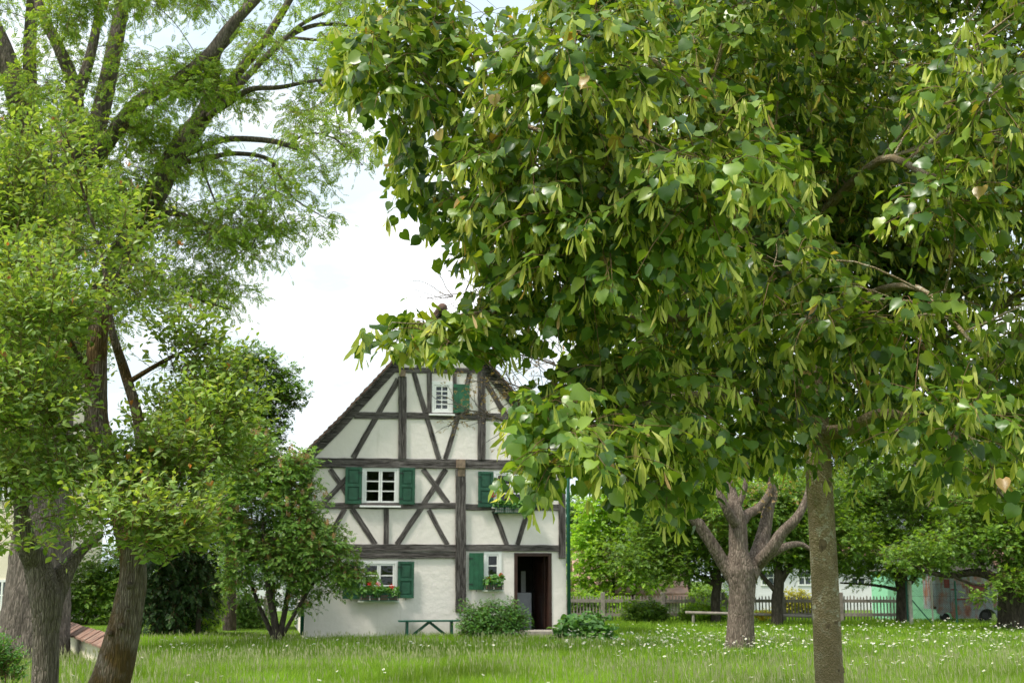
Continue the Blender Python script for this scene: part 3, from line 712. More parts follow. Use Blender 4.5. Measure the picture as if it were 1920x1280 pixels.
lime_clumps = [(750,10,80,60,-2.5,1.2),(820,-40,80,60,-2.4,1.1),(830,60,60,50,-2.2,1.1),(700,60,50,50,-2.7,1.1),(760,130,115,100,-2.6),(800,330,85,90,-2.3),(700,160,55,60,-2.9),(870,210,110,120,-1.9),(1080,110,140,110,-3.2,1.2),(1000,300,140,130,-2.8,1.2),(1330,330,120,90,-3.4,1.2),(1130,430,160,120,-3.0,1.2),(900,480,80,90,-2.4),
  (960,400,120,100,-1.6),(780,632,80,34,-2.8,2.6),(725,622,30,26,-2.9,2.5),(900,625,90,42,-2.6,2.0),(845,655,70,35,-2.8,1.6),(1000,590,100,50,-2.3,1.2),(1060,830,110,90,-3.3,1.3),(1000,880,60,55,-3.5,1.2),(1180,760,130,110,-2.7,1.1),(1250,900,110,70,-2.4),(1110,700,120,80,-2.4),
  (1200,250,180,130,-1.8),(1250,560,190,120,-1.5),(1400,700,180,120,-.9),(1450,500,110,70,-2.4,.7),(1540,590,110,60,-2.4,.7),(1700,600,110,50,-2.6,.8),(1800,800,100,60,-2.9,.9),(1880,680,100,60,-1.6,.8),(1780,380,90,60,-2.9,.8),(1860,170,110,80,-2.9,.9),(1560,330,130,100,-.4),(1460,130,140,110,-.9),(1650,150,140,110,-.6),(1600,480,150,90,.2),(1650,330,150,100,.6),
  (1350,820,150,80,-.9),(1500,790,120,55,.2),(1720,870,90,50,-1.3,.6),(1870,930,100,80,-2.4),(1740,950,40,35,-1.6),(1640,900,45,30,-1.2),(1290,90,150,110,-1.8),(1420,450,150,110,-1.2),(1270,985,25,25,-2.4)]
rs = random.Random(3)
for i in range(16): lime_clumps.append((rs.uniform(1380,2000), rs.uniform(-160,330), rs.uniform(110,150), rs.uniform(80,110), rs.uniform(.8,2.8), 1.1))
for i in range(96):
    px, py = rs.uniform(860,2350), rs.uniform(-520,800); dy = rs.uniform(-1.2,2.8)
    if px > 1960 or py < -50: dy = rs.uniform(-2.6,2.6)
    if px < 1150 and py > 100: continue
    if 1250 < px < 1950 and 200 < py: dy = abs(dy)*.9+.1
    lime_clumps.append((px, py, rs.uniform(110,190), rs.uniform(90,140), dy, .95 if dy > 0 else .8))
lime_limbs = [[(1572,1480,0,58),(1566,1400,0,54),(1556,1280,0,52),(1546,1080,0,50),(1536,900,0,49),(1530,780,0,46),(1520,640,0,40),(1515,450,0,34),(1510,250,0,28),(1520,50,0,22),(1530,-250,0,12)],
  [(1536,800,0,30),(1470,690,-.4,24),(1350,600,-1.0,18),(1180,600,-1.7,13),(1000,585,-2.3,8),(880,588,-2.7,4),(800,606,-2.85,2.2),(735,604,-2.9,1.2)],
  [(1538,812,0,30),(1590,805,-.3,24),(1650,775,-.6,18),(1720,790,-1.0,14),(1800,830,-1.6,10),(1880,930,-2.2,5)],
  [(1532,740,0,26),(1600,690,.4,20),(1750,640,.9,16),(1900,560,1.2,12),(2050,500,1.5,8)],
  [(1540,830,0,22),(1450,770,-.8,16),(1300,740,-1.8,12),(1150,780,-2.7,8),(1040,850,-3.4,4)],
  [(1518,560,0,24),(1400,450,-.9,18),(1250,350,-1.9,13),(1100,280,-2.7,9),(950,220,-2.6,6),(780,130,-2.7,3)],
  [(1515,430,0,20),(1420,280,-1.2,15),(1250,130,-2.4,10),(1080,60,-3.2,6)],[(1515,430,0,20),(1650,300,-1.0,15),(1760,330,-2.2,9),(1850,200,-2.8,5)],
  [(1525,650,0,22),(1620,560,-1.0,16),(1720,540,-2.2,10),(1820,640,-2.7,5)],[(1512,300,0,18),(1600,80,.6,12),(1750,-150,1.2,7)],[(1512,300,0,18),(1380,60,.6,12),(1200,-150,.8,6)]]
tree('lime_tree', 'big young lime tree in front with heart shaped leaves and hanging pale bracts', 'tree', YL, lime_limbs, lime_clumps, M['bark_lime'], M['leaf_lime'], 'heart',
     nspray=12000, K=7, L=.34, size=.078, droop=.45, down=.75, up=.12, mask=LIME_MASK, sides=18, jit=.022, subs=5, extra=LX(), smooth_leaf=True, rsub=.55, shell=.5, petiole=.035, twigr=.0028, jr=.38)

# old branch scars on the lime trunk
for (px, py, w_, h_) in ((1546,1172,17,9),(1564,1166,9,5),(1536,1022,10,14),(1568,1255,16,9),(1545,908,10,6)):
    c = at(px, py, YL)-tree.root.location; xc = at(1556-(1280-py)*.05, py, YL)-tree.root.location; r = 24.5/F*YL*.5*2; dx = c.x-xc.x; yy = -math.sqrt(max(.0001, (r*.98)**2-dx*dx)); s_ = YL/F; mb = MB(); n_ = 14
    ring = []
    for q in range(n_):
        a_ = 2*math.pi*q/n_; x_ = dx+math.cos(a_)*w_*s_*random.uniform(.8,1.1); ring.append((xc.x+x_, xc.y-math.sqrt(max(.0002, (r*1.0)**2-x_*x_)), c.z+math.sin(a_)*h_*s_*random.uniform(.8,1.1)))
    mb.v = ring+[(c.x, xc.y+yy-.012, c.z)]
    for q in range(n_): mb.face((q, (q+1) % n_, n_))
    mb.build('bark_scar', M['scar'], tree.root, True)

# ------------------------------------------------------------------ plum trees, near left
class PX:
    mat = M['leaf_red']
    def __call__(s, O, D, Ls, PN, off):
        sel = rng.uniform(size=len(O)) < .025; n_ = int(sel.sum()); Q = PN[sel][:, -1]; v, f = TPL['oval']; parts = []
        for k in range(3):
            dr = UP+rng.normal(0,.7,(n_,3)); parts.append((place(v, Q, dr, rng.normal(0,1,(n_,3)), .042*rng.uniform(.6,1.1,n_))-off, f, 2))
        return parts
YP = 8.6
plum1 = [(85,585,85,80,-.6,1.1),(20,500,70,60,0,.6),(190,450,80,50,.2,.45),(120,470,60,40,.2,.4),(115,250,10,50,.1,.8),(150,330,18,60,.1,.6),(250,440,30,50,.1,.5),(90,340,20,50,0,.5),(55,760,85,90,-.7,1.1),(120,905,120,70,-.5,1.1),(215,1000,120,62,-.9,1.2),(340,900,95,85,-.3,1.1),(330,1010,60,50,-.8),(400,800,70,65,0,.9),(330,700,80,60,.2,.9),(270,560,60,60,.6,.7),(50,980,90,60,-.3),(310,790,50,60,.6,.9),(10,650,60,90,0,.8),(230,490,50,40,0,.6),(-80,700,130,200,0,.8),(440,870,40,36,.2,.8),(250,880,60,50,-.4,.9),(400,715,65,50,.3,1.0),(340,630,60,40,.3,.8),(430,770,50,40,.3,.9)]
plum_limbs = [[(175,1420,0,86),(190,1330,0,78),(212,1260,0,70),(240,1140,0,56),(250,1060,0,47),(234,980,0,46),(205,900,0,46),(182,800,0,44),(180,700,0,40),(186,600,0,36),(190,575,0,30)],
  [(240,1040,0,30),(262,900,.2,26),(262,800,.4,22),(235,700,.4,20),(208,610,.3,14),(190,480,.3,7),(120,240,.2,3)],[(184,840,0,14),(160,800,-.2,12),(140,805,-.3,10),(118,795,-.4,7)],
  [(243,1096,-.07,15),(242,1098,-.125,13),(242,1099,-.14,6)],[(228,1172,-.07,15),(227,1174,-.125,12),(227,1175,-.14,5)],[(208,1185,-.07,13),(206,1187,-.12,10),(206,1187,-.135,4)],[(240,1140,-.07,10),(240,1141,-.115,8),(240,1141,-.125,3)],[(235,990,0,18),(320,940,-.3,12),(400,860,-.2,6)],[(195,880,0,18),(100,800,-.4,12),(40,700,-.5,7)],[(235,720,.4,12),(320,670,.3,8),(400,640,.3,4)],[(180,720,0,14),(110,600,-.4,9),(60,480,0,5)]]
tree('plum_tree', 'leaning mossy plum trunk at front left with broken top and red tipped shoots', 'tree', YP, plum_limbs, plum1, M['bark_plum'], M['leaf_plum'], 'oval', nspray=3700, K=8, L=.24, size=.066, droop=-.1, down=.0, up=.55,
     sides=20, jit=.05, subs=6, spread=.8, extra=PX(), rsub=.35, jr=.45, petiole=.008, twigr=.0022, holes=.35, hole_scale=5, shell=.6)
shoots = [(118,260,14,70,.1,1),(40,300,26,60,0,.8),(20,360,40,60,0,.8),(150,400,40,50,.1,.8),(210,430,35,40,0,.8),(30,430,60,60,0,.9),(60,350,40,60,.3,.6)]
plum_limbs2 = [[(74,1420,0,56),(79,1330,0,52),(84,1270,0,48),(86,1190,0,46),(87,1120,0,60),(70,1060,0,50),(50,1020,-.1,38),(38,930,-.1,24),(28,820,0,16)],[(92,1130,.02,48),(112,1085,.1,44),(150,1035,.2,22),(190,1000,.3,14)],[(28,830,0,15),(25,740,0,12),(40,600,0,8),(60,480,0,5),(110,230,.1,2)],[(30,800,0,9),(0,600,0,6),(20,290,0,3)]]
tree('plum_tree', 'forked grey brown plum trunk at the left edge in front of the giant ash', 'tree', 9.4, plum_limbs2, shoots+[(20,900,90,90,-.3,.8),(90,700,90,90,0,.7),(30,560,80,80,0,.6),(130,1010,50,30,-.2,.6),(-60,500,90,150,0,.6)], M['bark_grey'], M['leaf_plum'], 'oval', nspray=1500, K=9, L=.26, size=.062, droop=-.15, down=-.1, up=1.1,
     sides=18, jit=.06, subs=5, spread=.7, extra=PX(), rsub=.3, jr=.4, petiole=.006, twigr=.002, shell=.7)

# ------------------------------------------------------------------ the giant ash
YA = 26.5
ash_limbs = [[(52,1262,0,165),(56,1240,0,150),(64,1170,0,128),(72,1080,0,112),(82,950,0,100),(88,800,0,94),(90,650,0,90),(88,500,0,84),(78,400,0,74),(62,300,0,58),(36,190,0,46),(8,100,0,38),(-30,0,0,30),(-60,-120,0,18)],
  [(70,340,0,34),(60,230,.3,28),(56,100,.4,26),(62,-20,.5,22),(70,-140,.5,12)],
  [(84,440,0,60),(118,360,-.3,42),(140,260,-.6,34),(140,170,-.6,28),(110,90,-.8,22),(76,20,-.8,18),(60,-60,-.8,10)],[(140,190,-.6,26),(168,110,-.3,20),(188,10,0,16),(195,-80,0,8)],
  [(92,520,0,70),(128,420,.4,52),(160,320,.6,44),(186,220,.8,38),(206,130,.8,34),(224,40,.9,30),(240,-60,1,20),(250,-180,1,10)],
  [(150,350,.5,34),(205,262,0,30),(262,192,-.5,30),(330,155,-.8,28),(388,108,-1,26),(432,50,-1,22),(480,0,-1,18),(540,-60,-1,10)],
  [(95,800,0,66),(150,640,.3,60),(215,510,.5,54),(266,410,.7,50),(318,310,.8,46),(352,256,.8,42),(384,212,.7,36),(398,160,.6,26),(406,100,.5,20),(440,60,.5,14),(470,-20,.5,8)],
  [(376,226,.7,26),(428,160,.4,21),(470,108,.2,18),(503,66,0,16),(542,2,0,14),(580,-70,0,8)],[(380,222,.7,20),(420,190,.9,17),(456,152,1,15),(505,100,1.1,12),(536,72,1.1,11),(590,48,1.1,9),(655,48,1.1,7),(720,60,1.1,4)],
  [(500,110,1,9),(560,50,1,9),(620,20,1,8),(680,-8,1,6)],[(536,70,1,7),(590,75,1,6),(640,80,1,5),(700,140,1,3)],[(382,224,.7,15),(425,196,.2,12),(470,168,-.2,11),(524,164,-.4,9),(590,152,-.5,6),(660,150,-.5,3)],
  [(330,296,.8,15),(380,277,.3,12),(428,261,0,12),(506,264,-.2,11),(560,279,-.2,9)],[(545,270,-.2,5),(580,250,-.2,4),(630,262,-.3,3),(680,310,-.3,2)],
  [(325,306,.8,14),(380,299,1,11),(440,288,1.2,10),(505,299,1.3,8),(530,340,1.3,5),(555,375,1.3,3.5),(612,410,1.3,2)],[(510,300,1.3,5),(520,370,1.3,3.5),(545,430,1.3,2.5),(560,440,1.3,2)],
  [(370,280,.6,6),(385,330,.6,4.5),(410,400,.6,3),(420,470,.6,2)],[(60,300,0,16),(20,240,-.6,12),(-20,230,-1,8),(-60,260,-1,4)],[(90,560,0,14),(30,500,-.5,10),(-20,480,-.7,6)],[(266,410,.7,16),(330,400,.2,11),(400,430,0,6),(470,470,-.1,3)],[(240,470,.6,14),(300,520,.2,9),(370,560,0,5),(430,580,0,3)],
  [(595,152,-.5,4),(625,190,-.5,3),(640,260,-.5,2)],[(600,60,1,4),(650,110,1,3),(690,190,1,2)]]
ASH_MASK = [(-250,-300),(760,-300),(735,60),(705,200),(700,320),(640,300),(590,300),(645,400),(600,440),(545,400),(505,500),(440,560),(425,600),(300,600),(240,570),(100,720),(-250,720)]
ash_clumps = []; ra = random.Random(21)
while len(ash_clumps) < 210:
    px, py = ra.uniform(-200,720), ra.uniform(-250,640)
    if not in_poly(np.array([px]), np.array([py]), ASH_MASK)[0]: continue
    out_ = px > 430 or py < -20
    if px > 430 and py > 60 and ra.random() < .25: continue
    ash_clumps.append((px, py, ra.uniform(32,62), ra.uniform(24,46), ra.uniform(-2.2,2.2), (.6 if px > 430 else (.6 if px < 250 and py < 330 else 1.0))*(.8 if py < -20 else 1)))
ash_clumps += [(380,440,70,40,-.5,1.1),(440,420,50,50,.3,.9),(340,520,70,40,-.3,1.0),(470,380,40,40,.5,.7),(400,540,40,26,0,.9),(545,372,36,22,1.3,.4),(620,405,24,16,1.3,.6),(600,300,50,24,.2,.5),(660,250,40,30,-.2,.5),(640,170,40,30,0,.5),(470,300,60,24,.6,.5)]
ash_root, AA, AR = tree('ash_tree', 'huge old ash tree behind the plums with thick dark spreading limbs', 'tree', YA, ash_limbs, ash_clumps, M['bark_ash'], M['leaf_ash'], 'pinnate', nspray=11000, K=3, L=.36, size=.22, droop=.35, down=.4, up=.0,
     sides=22, jit=.05, subs=13, spread=.9, rsub=.6, jr=.5, twigr=.006, shell=.42)

# ------------------------------------------------------------------ mid and far left vegetation
GT = 'trees and shrubs left of the house'
tree('maple_tree', 'dark green leafy tree rising behind the lilac left of the house', 'tree', 41, [[(430,1205,0,26),(432,1000,0,22),(440,850,0,18),(460,720,0,8)],[(440,860,0,10),(500,760,.4,6),(540,720,.4,3)],[(438,900,0,10),(380,760,.3,6)]],
     [(435,690,34,36,0),(480,680,34,28,.4),(500,715,40,34,.4),(540,735,30,18,0),(520,760,36,20,0),(490,800,44,34,0),(430,790,70,70,0),(380,760,60,60,.4),(460,850,70,60,0),(350,840,70,80,0),(540,700,16,10,0,.7),(420,900,60,50,0)], M['bark_dark'], M['leaf_dark'], 'sprig', nspray=4200, K=3, L=.35, size=.24, droop=.1, down=.1, up=.4, shell=.55, group=GT, subs=8)
class LI:
    mat = M['bloom_brown']
    def __call__(s, O, D, Ls, PN, off):
        sel = rng.uniform(size=len(O)) < .08; q = O[sel]; parts = []; v, f = TPL['sprig']
        for k in range(3):
            j = q+rng.normal(0,.03,q.shape)+np.array([0,0,.05*k]); parts.append((place(v, j, UP+rng.normal(0,.3,q.shape), rng.normal(0,1,q.shape), .13)-off, f, 2))
        return parts
tree('lilac_shrub', 'tall lilac bush with faded brown blossoms at the left house corner', 'shrub', 33.2, [[(521,1203,0,15),(508,1130,-.1,12),(498,1060,-.2,9),(492,960,-.2,5)],[(521,1203,0,13),(535,1140,.1,10),(545,1060,.2,7),(548,940,.2,4)],[(517,1203,.1,10),(480,1120,.3,7),(455,1040,.4,5),(430,950,.4,3)],[(524,1200,0,9),(512,1100,.4,8),(540,1000,.4,5)],[(530,1190,0,8),(590,1090,-.3,5),(640,1050,-.3,3)]],
     [(560,868,32,26,0),(525,905,60,45,0),(475,900,60,60,.2),(440,960,60,70,.3),(520,975,75,60,-.2),(590,960,40,60,0),(600,1030,60,50,-.3),(645,1075,45,28,-.4,1.1),(540,1050,60,50,-.1),(470,1045,55,50,.1,.9),(590,1085,60,25,-.2,.8),(490,835,50,40,.5,.9),(440,850,50,50,.8,.8),(690,1085,12,10,-.4,.8),(565,1125,26,24,0,.6),(500,1120,30,20,.1,.35),(450,1090,40,30,.2,.5)], M['bark_dark'], M['leaf_lilac'], 'sprig', nspray=5600, K=3, L=.26, size=.17, droop=.2, down=.3, up=.25, shell=.6, extra=LI(), group=GT, subs=8, holes=.3, hole_scale=3.4)
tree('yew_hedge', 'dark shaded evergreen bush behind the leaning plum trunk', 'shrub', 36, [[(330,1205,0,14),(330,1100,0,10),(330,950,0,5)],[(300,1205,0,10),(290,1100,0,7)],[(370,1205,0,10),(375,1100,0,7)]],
     [(310,1000,70,90,0),(340,1110,60,75,.3),(290,1130,45,65,.2),(372,1060,36,90,.6),(400,960,50,60,.5),(270,920,60,60,.5)], M['bark_dark'], M['leaf_yew_shade'], 'sprig', nspray=3000, K=3, L=.3, size=.2, droop=.4, down=.6, up=0, shell=.6, group=GT)
tree('hazel_bush', 'light yellowish green bush beside the gap with the small fence', 'shrub', 39, [[(375,1198,0,8),(372,1120,0,6),(370,1080,0,3)]],
     [(375,1110,42,50,-.6),(392,1090,24,40,-.5),(350,1150,40,40,-.8),(385,1155,22,30,-.6)], M['bark_dark'], M['leaf_bright'], 'sprig', nspray=1300, K=3, L=.3, size=.19, up=.3, shell=.6, group=GT)
tree('conifer_shrub', 'small dark conical shrub in front of the white shed wall', 'shrub', 43, [[(465,1180,0,5),(465,1130,0,3)]],
     [(462,1160,32,22,0),(463,1140,20,18,0),(464,1125,11,12,0)], M['bark_dark'], M['leaf_dark'], 'sprig', nspray=700, K=3, L=.2, size=.14, up=.1, down=.4, shell=.6, group=GT)
tree('elder_bush', 'rounded green bush beyond the tiled wall between the trunks', 'shrub', 46, [[(160,1185,0,10),(160,1100,0,6)]],
     [(160,1110,60,45,0),(190,1080,60,50,.5),(130,1140,40,35,0),(215,1130,40,50,0),(250,1060,50,60,.4)], M['bark_dark'], M['leaf_apple'], 'sprig', nspray=1500, K=3, L=.3, size=.24, shell=.6, group=GT)
tree('meadow_bush', 'low feathery green plants at the lower left corner', 'plant', 17, [[(10,1300,0,4),(10,1260,0,2)]], [(0,1245,30,28,0),(-40,1240,50,50,0),(16,1268,26,18,0)], M['twig'], M['leaf_herb'], 'oval', nspray=420, K=9, L=.22, size=.06, up=1.2, down=-.2, shell=.6)

# ------------------------------------------------------------------ walnut with pollarded limbs
WL = [[(1385,1232,0,66),(1386,1215,0,58),(1390,1160,0,50),(1391,1110,0,50),(1388,1070,0,56),(1385,1030,0,36),(1383,980,0,34),(1380,955,0,26),(1372,920,.2,18),(1366,880,.2,12),(1360,830,.2,8)],
  [(1378,1082,0,40),(1358,1058,0,28),(1335,1020,-.1,26),(1305,975,-.2,24),(1270,935,-.3,18),(1235,915,-.4,14),(1195,900,-.5,10)],
  [(1384,990,0,24),(1368,965,-.3,20),(1352,930,-.4,17),(1346,900,-.4,13),(1335,860,-.4,8)],[(1386,985,0,24),(1400,965,.3,22),(1425,950,.4,18),(1445,915,.5,14),(1440,880,.5,12)],
  [(1400,1080,0,46),(1420,1040,.3,36),(1432,1000,.5,30),(1442,950,.6,24),(1450,920,.6,18),(1430,880,.6,10)],[(1418,1060,.2,30),(1445,1030,-.3,26),(1465,1000,-.4,24),(1490,975,-.5,20),(1508,945,-.5,15),(1518,900,-.5,10),(1510,850,-.5,7)],[(1440,1040,-.1,22),(1470,1025,0,16),(1500,1020,.2,12),(1520,1030,.2,8)],
  [(1381,955,0,14),(1395,920,0,12),(1400,880,0,10),(1390,840,0,8)],
  [(1195,900,-.5,8),(1150,870,-.6,6),(1080,850,-.7,5),(1010,820,-.8,4),(950,790,-.8,3),(880,770,-.8,2.5),(840,800,-.8,1.8)],[(1346,900,-.4,12),(1280,820,-.5,9),(1180,740,-.7,7),(1080,700,-.8,5),(1000,670,-.8,3.5),(930,660,-.8,2)],[(1280,820,-.5,6),(1180,800,-.6,5),(1060,770,-.7,4),(960,720,-.8,3),(880,715,-.8,1.8)],
  [(1180,740,-.7,5),(1100,640,-.6,4),(1000,570,-.6,3),(880,550,-.5,2),(800,560,-.5,1.5)],[(1010,820,-.8,3),(990,860,-.8,2),(960,870,-.8,1.6)]]
ww = random.Random(11)
for (ax, ay) in ((950,790),(1000,670),(1060,700),(960,720),(1000,800),(880,770),(1000,570),(900,552),(850,556),(1080,850),(1040,680),(970,740),(920,780),(1000,720),(1050,760)):
    for k in range(4):
        x, y = ax, ay; l = [(x,y,-.7,2.0)]; an = ww.uniform(2.0, 4.2)
        for q in range(4): an += ww.uniform(-.5,.5); x += math.cos(an)*ww.uniform(14,26); y -= math.sin(an)*ww.uniform(14,26)*.8; l.append((x,y,-.7+ww.uniform(-.2,.2),1.6-.25*q))
        WL.append(l)
WL = [[(*p[:-1], p[-1]*(.88 if k_ and p[-1] > 6 else .97)) for p in l] for k_, l in enumerate(WL)]
tree('walnut_tree', 'thick pale grey walnut trunk with stubby pollarded limbs on the daisy meadow', 'tree', 29.6, WL,
     [(950,740,70,80,-.8,.5),(880,720,60,60,-.8,.5),(860,790,50,40,-.8,.5),(980,830,60,50,-.8,.6),(1000,680,80,40,-.7,.5),(840,560,60,25,-.5,.15),(1430,920,80,40,.3,.8),(1200,900,80,40,-.4,.4)], M['bark_walnut'], M['leaf_bronze'], 'sprig', nspray=330, K=2, L=.10, size=.085, up=.2, sides=16, jit=.07, subs=3, shell=.8, rsub=.14, twigr=.004)

# ------------------------------------------------------------------ orchard trees at the fence
GO = 'orchard trees along the fence'
def apple(label, bx, by, Y, w_, clumps, limbs=(), leaf='leaf_apple', n_=5200, size=.20):
    l = [[(bx-2,by+6,0,w_*1.2),(bx,by-8,0,w_),(bx,by-45,0,w_*.95),(bx+3,by-75,0,w_*.9),(bx,by-120,0,w_*.6)]]+[list(q) for q in limbs]
    tree('apple_tree', label, 'tree', Y, l, clumps, M['bark_dark'], M[leaf], 'sprig', nspray=n_, K=3, L=.35, size=size, droop=.15, down=.15, up=.3, shell=.6, group=GO, subs=9, rsub=1.6)
apple('thin dark apple tree with forked top left of the thick walnut trunk', 1342,1166,46.5,18,[(1300,1010,80,50,0),(1370,1000,80,50,0),(1250,980,70,60,0),(1340,940,110,50,.4),(1280,1065,80,26,.2,.8),(1200,1040,70,45,0,.8),(1330,1080,50,14,0,.4),(1420,1050,60,30,0,.7),(1250,1060,80,30,-.5,.8),(1290,930,100,60,-.3,.8)],
  [[(1342,1095,0,12),(1315,1082,0,8),(1285,1070,0,5),(1240,1072,0,3)],[(1342,1100,0,10),(1360,1080,0,8),(1385,1060,0,5)],[(1340,1090,0,8),(1325,1050,0,6),(1310,1010,0,4)]])
apple('dark apple tree close behind the thick walnut trunk on its right', 1457,1170,44.5,22,[(1480,1010,80,50,0),(1440,960,90,50,0),(1520,1050,60,28,0,.8),(1500,940,90,50,.4),(1420,1030,50,30,.2,.7),(1560,1010,70,50,-.3,.8),(1390,960,70,50,-.3,.7),(1540,1065,50,16,0,.5)],
  [[(1457,1100,0,16),(1475,1070,0,13),(1500,1040,0,9),(1530,1000,0,6)],[(1452,1105,0,10),(1430,1080,0,8),(1415,1060,0,5)],[(1457,1095,0,12),(1455,1050,0,9),(1450,1000,0,6)]])
apple('dark leaning apple tree in front of the mint green wall', 1690,1166,46,20,[(1640,1010,80,55,0),(1720,1000,80,55,0),(1590,1060,50,30,0,.9),(1680,1065,70,24,0,.9),(1750,1040,60,30,0,.8),(1620,940,80,50,.4),(1720,930,90,45,.4),(1790,970,60,45,.3),(1590,980,70,60,-.3,.8),(1660,900,90,50,-.3,.8),(1740,1072,40,10,0,.5),(1610,1085,40,12,0,.4),(1800,900,80,50,0,.8)],
  [[(1690,1105,0,14),(1712,1085,0,10),(1725,1060,0,7)],[(1682,1105,0,8),(1650,1098,0,5),(1610,1094,0,4),(1575,1092,0,3)],[(1686,1100,0,12),(1672,1060,0,8),(1650,1020,0,5)]])
apple('broad dark apple tree at the right edge in front of the rusty trailer', 1896,1176,41,52,[(1860,1000,80,60,-.5),(1780,1030,70,40,-.6),(1900,930,80,60,0),(1830,950,80,50,0),(1930,1020,80,60,-.5),(1990,950,90,100,0),(1700,1045,50,25,-.7,.7),(1900,1090,40,22,-1.5,1.0),(1850,1115,22,14,-1.5,.8),(1960,1090,60,30,-.5)],
  [[(1893,1115,0,34),(1868,1085,-.3,20),(1830,1072,-.5,15),(1780,1078,-.6,11),(1735,1070,-.7,7),(1700,1050,-.7,4)],[(1850,1078,-.4,9),(1835,1040,-.4,7),(1820,1010,-.4,5)],[(1896,1110,0,26),(1910,1050,.2,20),(1905,980,.2,12)],[(1780,1076,-.6,6),(1810,1090,-.8,5),(1850,1100,-1.2,3)]], n_=4600, size=.2)
tree('maple_bush', 'bright yellow green bushy tree right behind the house corner', 'tree', 56, [[(1150,1165,0,8),(1150,1080,0,6),(1150,1000,0,3)],[(1130,1165,.5,6),(1110,1080,.5,4)],[(1170,1165,.5,6),(1200,1080,.5,4)]],
     [(1130,960,55,40,0),(1180,940,60,40,0),(1110,1020,45,50,0),(1160,1030,60,60,0),(1210,1000,60,60,.5),(1240,960,50,50,1),(1190,1080,70,30,0,.7),(1100,1090,40,40,0,.8),(1120,1130,60,22,-1,.8)], M['bark_dark'], M['leaf_bright'], 'sprig', nspray=3300, K=3, L=.4, size=.28, up=.35, shell=.6, group='trees beyond the fence')
tree('oak_tree', 'dark green tree standing farther back between house corner and bright bush', 'tree', 72, [[(1085,1140,0,10),(1085,1000,0,7),(1085,930,0,4)]],
     [(1080,960,35,30,0),(1095,1000,35,50,0),(1060,1040,40,60,0),(1120,1050,50,50,0)], M['bark_dark'], M['leaf_dark'], 'sprig', nspray=1500, K=3, L=.5, size=.34, up=.3, shell=.6, group='trees beyond the fence')
bt = random.Random(5)
for i, (px, top, wid, lab) in enumerate(((1290,880,95,'tall mid green tree rising behind the walnut limbs'),(1440,860,100,'far green tree behind the dark apple trees'),(1590,850,100,'far green tree seen just right of the lime trunk'),(1740,840,100,'far green tree above the mint green wall'),(1880,850,100,'far green tree above the rusty trailer'),(2010,860,110,'far green tree outside the right edge'))):
    cl = [(px+bt.uniform(-.7,.7)*wid, bt.uniform(top-60,1040), bt.uniform(45,75), bt.uniform(30,50), bt.uniform(-2,2)) for k in range(18)]
    tree('broadleaf_tree', lab, 'tree', 68+3*i, [[(px,1130,0,12),(px,1040,0,10),(px+4,930,0,5)]], cl, M['bark_dark'], M['far_leaf'], 'sprig', nspray=3000, K=3, L=.5, size=.34, up=.3, shell=.6, group='trees beyond the fence')
tree('broom_shrub', 'yellow green flowering shrub behind the fence', 'shrub', 52, [[(1500,1160,0,4),(1500,1130,0,2)]], [(1495,1130,26,18,0),(1475,1140,14,12,0),(1515,1140,14,14,0)], M['bark_dark'], M['leaf_yellow'], 'sprig', nspray=600, K=3, L=.3, size=.16, up=.8)
tree('yellow_flower', 'low clump of yellow flowers before the fence', 'plant', 47.5, [[(1432,1164,0,2),(1432,1156,0,1)]], [(1432,1152,12,6,0),(1424,1156,8,4,0)], M['leaf_herb'], M['flower_yellow'], 'sprig', nspray=120, K=3, L=.12, size=.10, up=.6)
for px, pw, ph, Y, lf, lab in ((1330,30,36,53,'leaf_apple','green bush seen over the fence beside the pink tiled shed'),(1210,30,18,47.4,'leaf_apple','green climbing bush growing over the fence right of the house'),(1320,30,16,47.2,'leaf_bright','light green low bush at the foot of the fence'),(1085,26,26,49.4,'leaf_apple','green bush between the house corner and the fence')):
    tree('fence_bush', lab, 'shrub', Y, [[(px,1166,0,4),(px,1140,0,2)]], [(px,1166-ph,pw,ph,0),(px+pw*.7,1170-ph,pw*.6,ph*.7,0),(px-pw*.7,1170-ph,pw*.6,ph*.7,0)], M['bark_dark'], M[lf], 'sprig', nspray=560, K=3, L=.3, size=.2, up=.5, group='bushes at the fence')
# shrubs against the house
tree('rose_bush', 'loose green bush against the wall beside the open door', 'shrub', 34.6, [[(920,1203,0,5),(918,1170,0,3),(920,1140,0,2)],[(895,1203,0,4),(885,1160,0,2)],[(950,1203,0,4),(955,1150,0,2)]],
     [(890,1170,26,22,0),(925,1165,34,26,0),(960,1170,26,22,0),(885,1145,18,14,.2,.8),(922,1138,14,14,.1,.8),(955,1140,14,14,.1,.8),(975,1160,12,14,0,.7),(912,1186,48,12,-.2)], M['bark_dark'], M['leaf_herb'], 'sprig', nspray=1500, K=3, L=.20, size=.11, up=.5, shell=.6, subs=5)
tree('rhubarb_plant', 'broad leaved green plants at the right foot of the house', 'plant', 33.6, [[(1090,1206,0,4),(1090,1185,0,2)]],
     [(1070,1188,28,12,0),(1100,1180,34,16,.2),(1125,1190,26,12,0),(1085,1165,22,12,.6,.8),(1110,1160,18,10,.6,.6)], M['leaf_herb'], M['leaf_herb'], 'heart', nspray=330, K=4, L=.2, size=.18, up=.5, down=.4, shell=.6, subs=3)

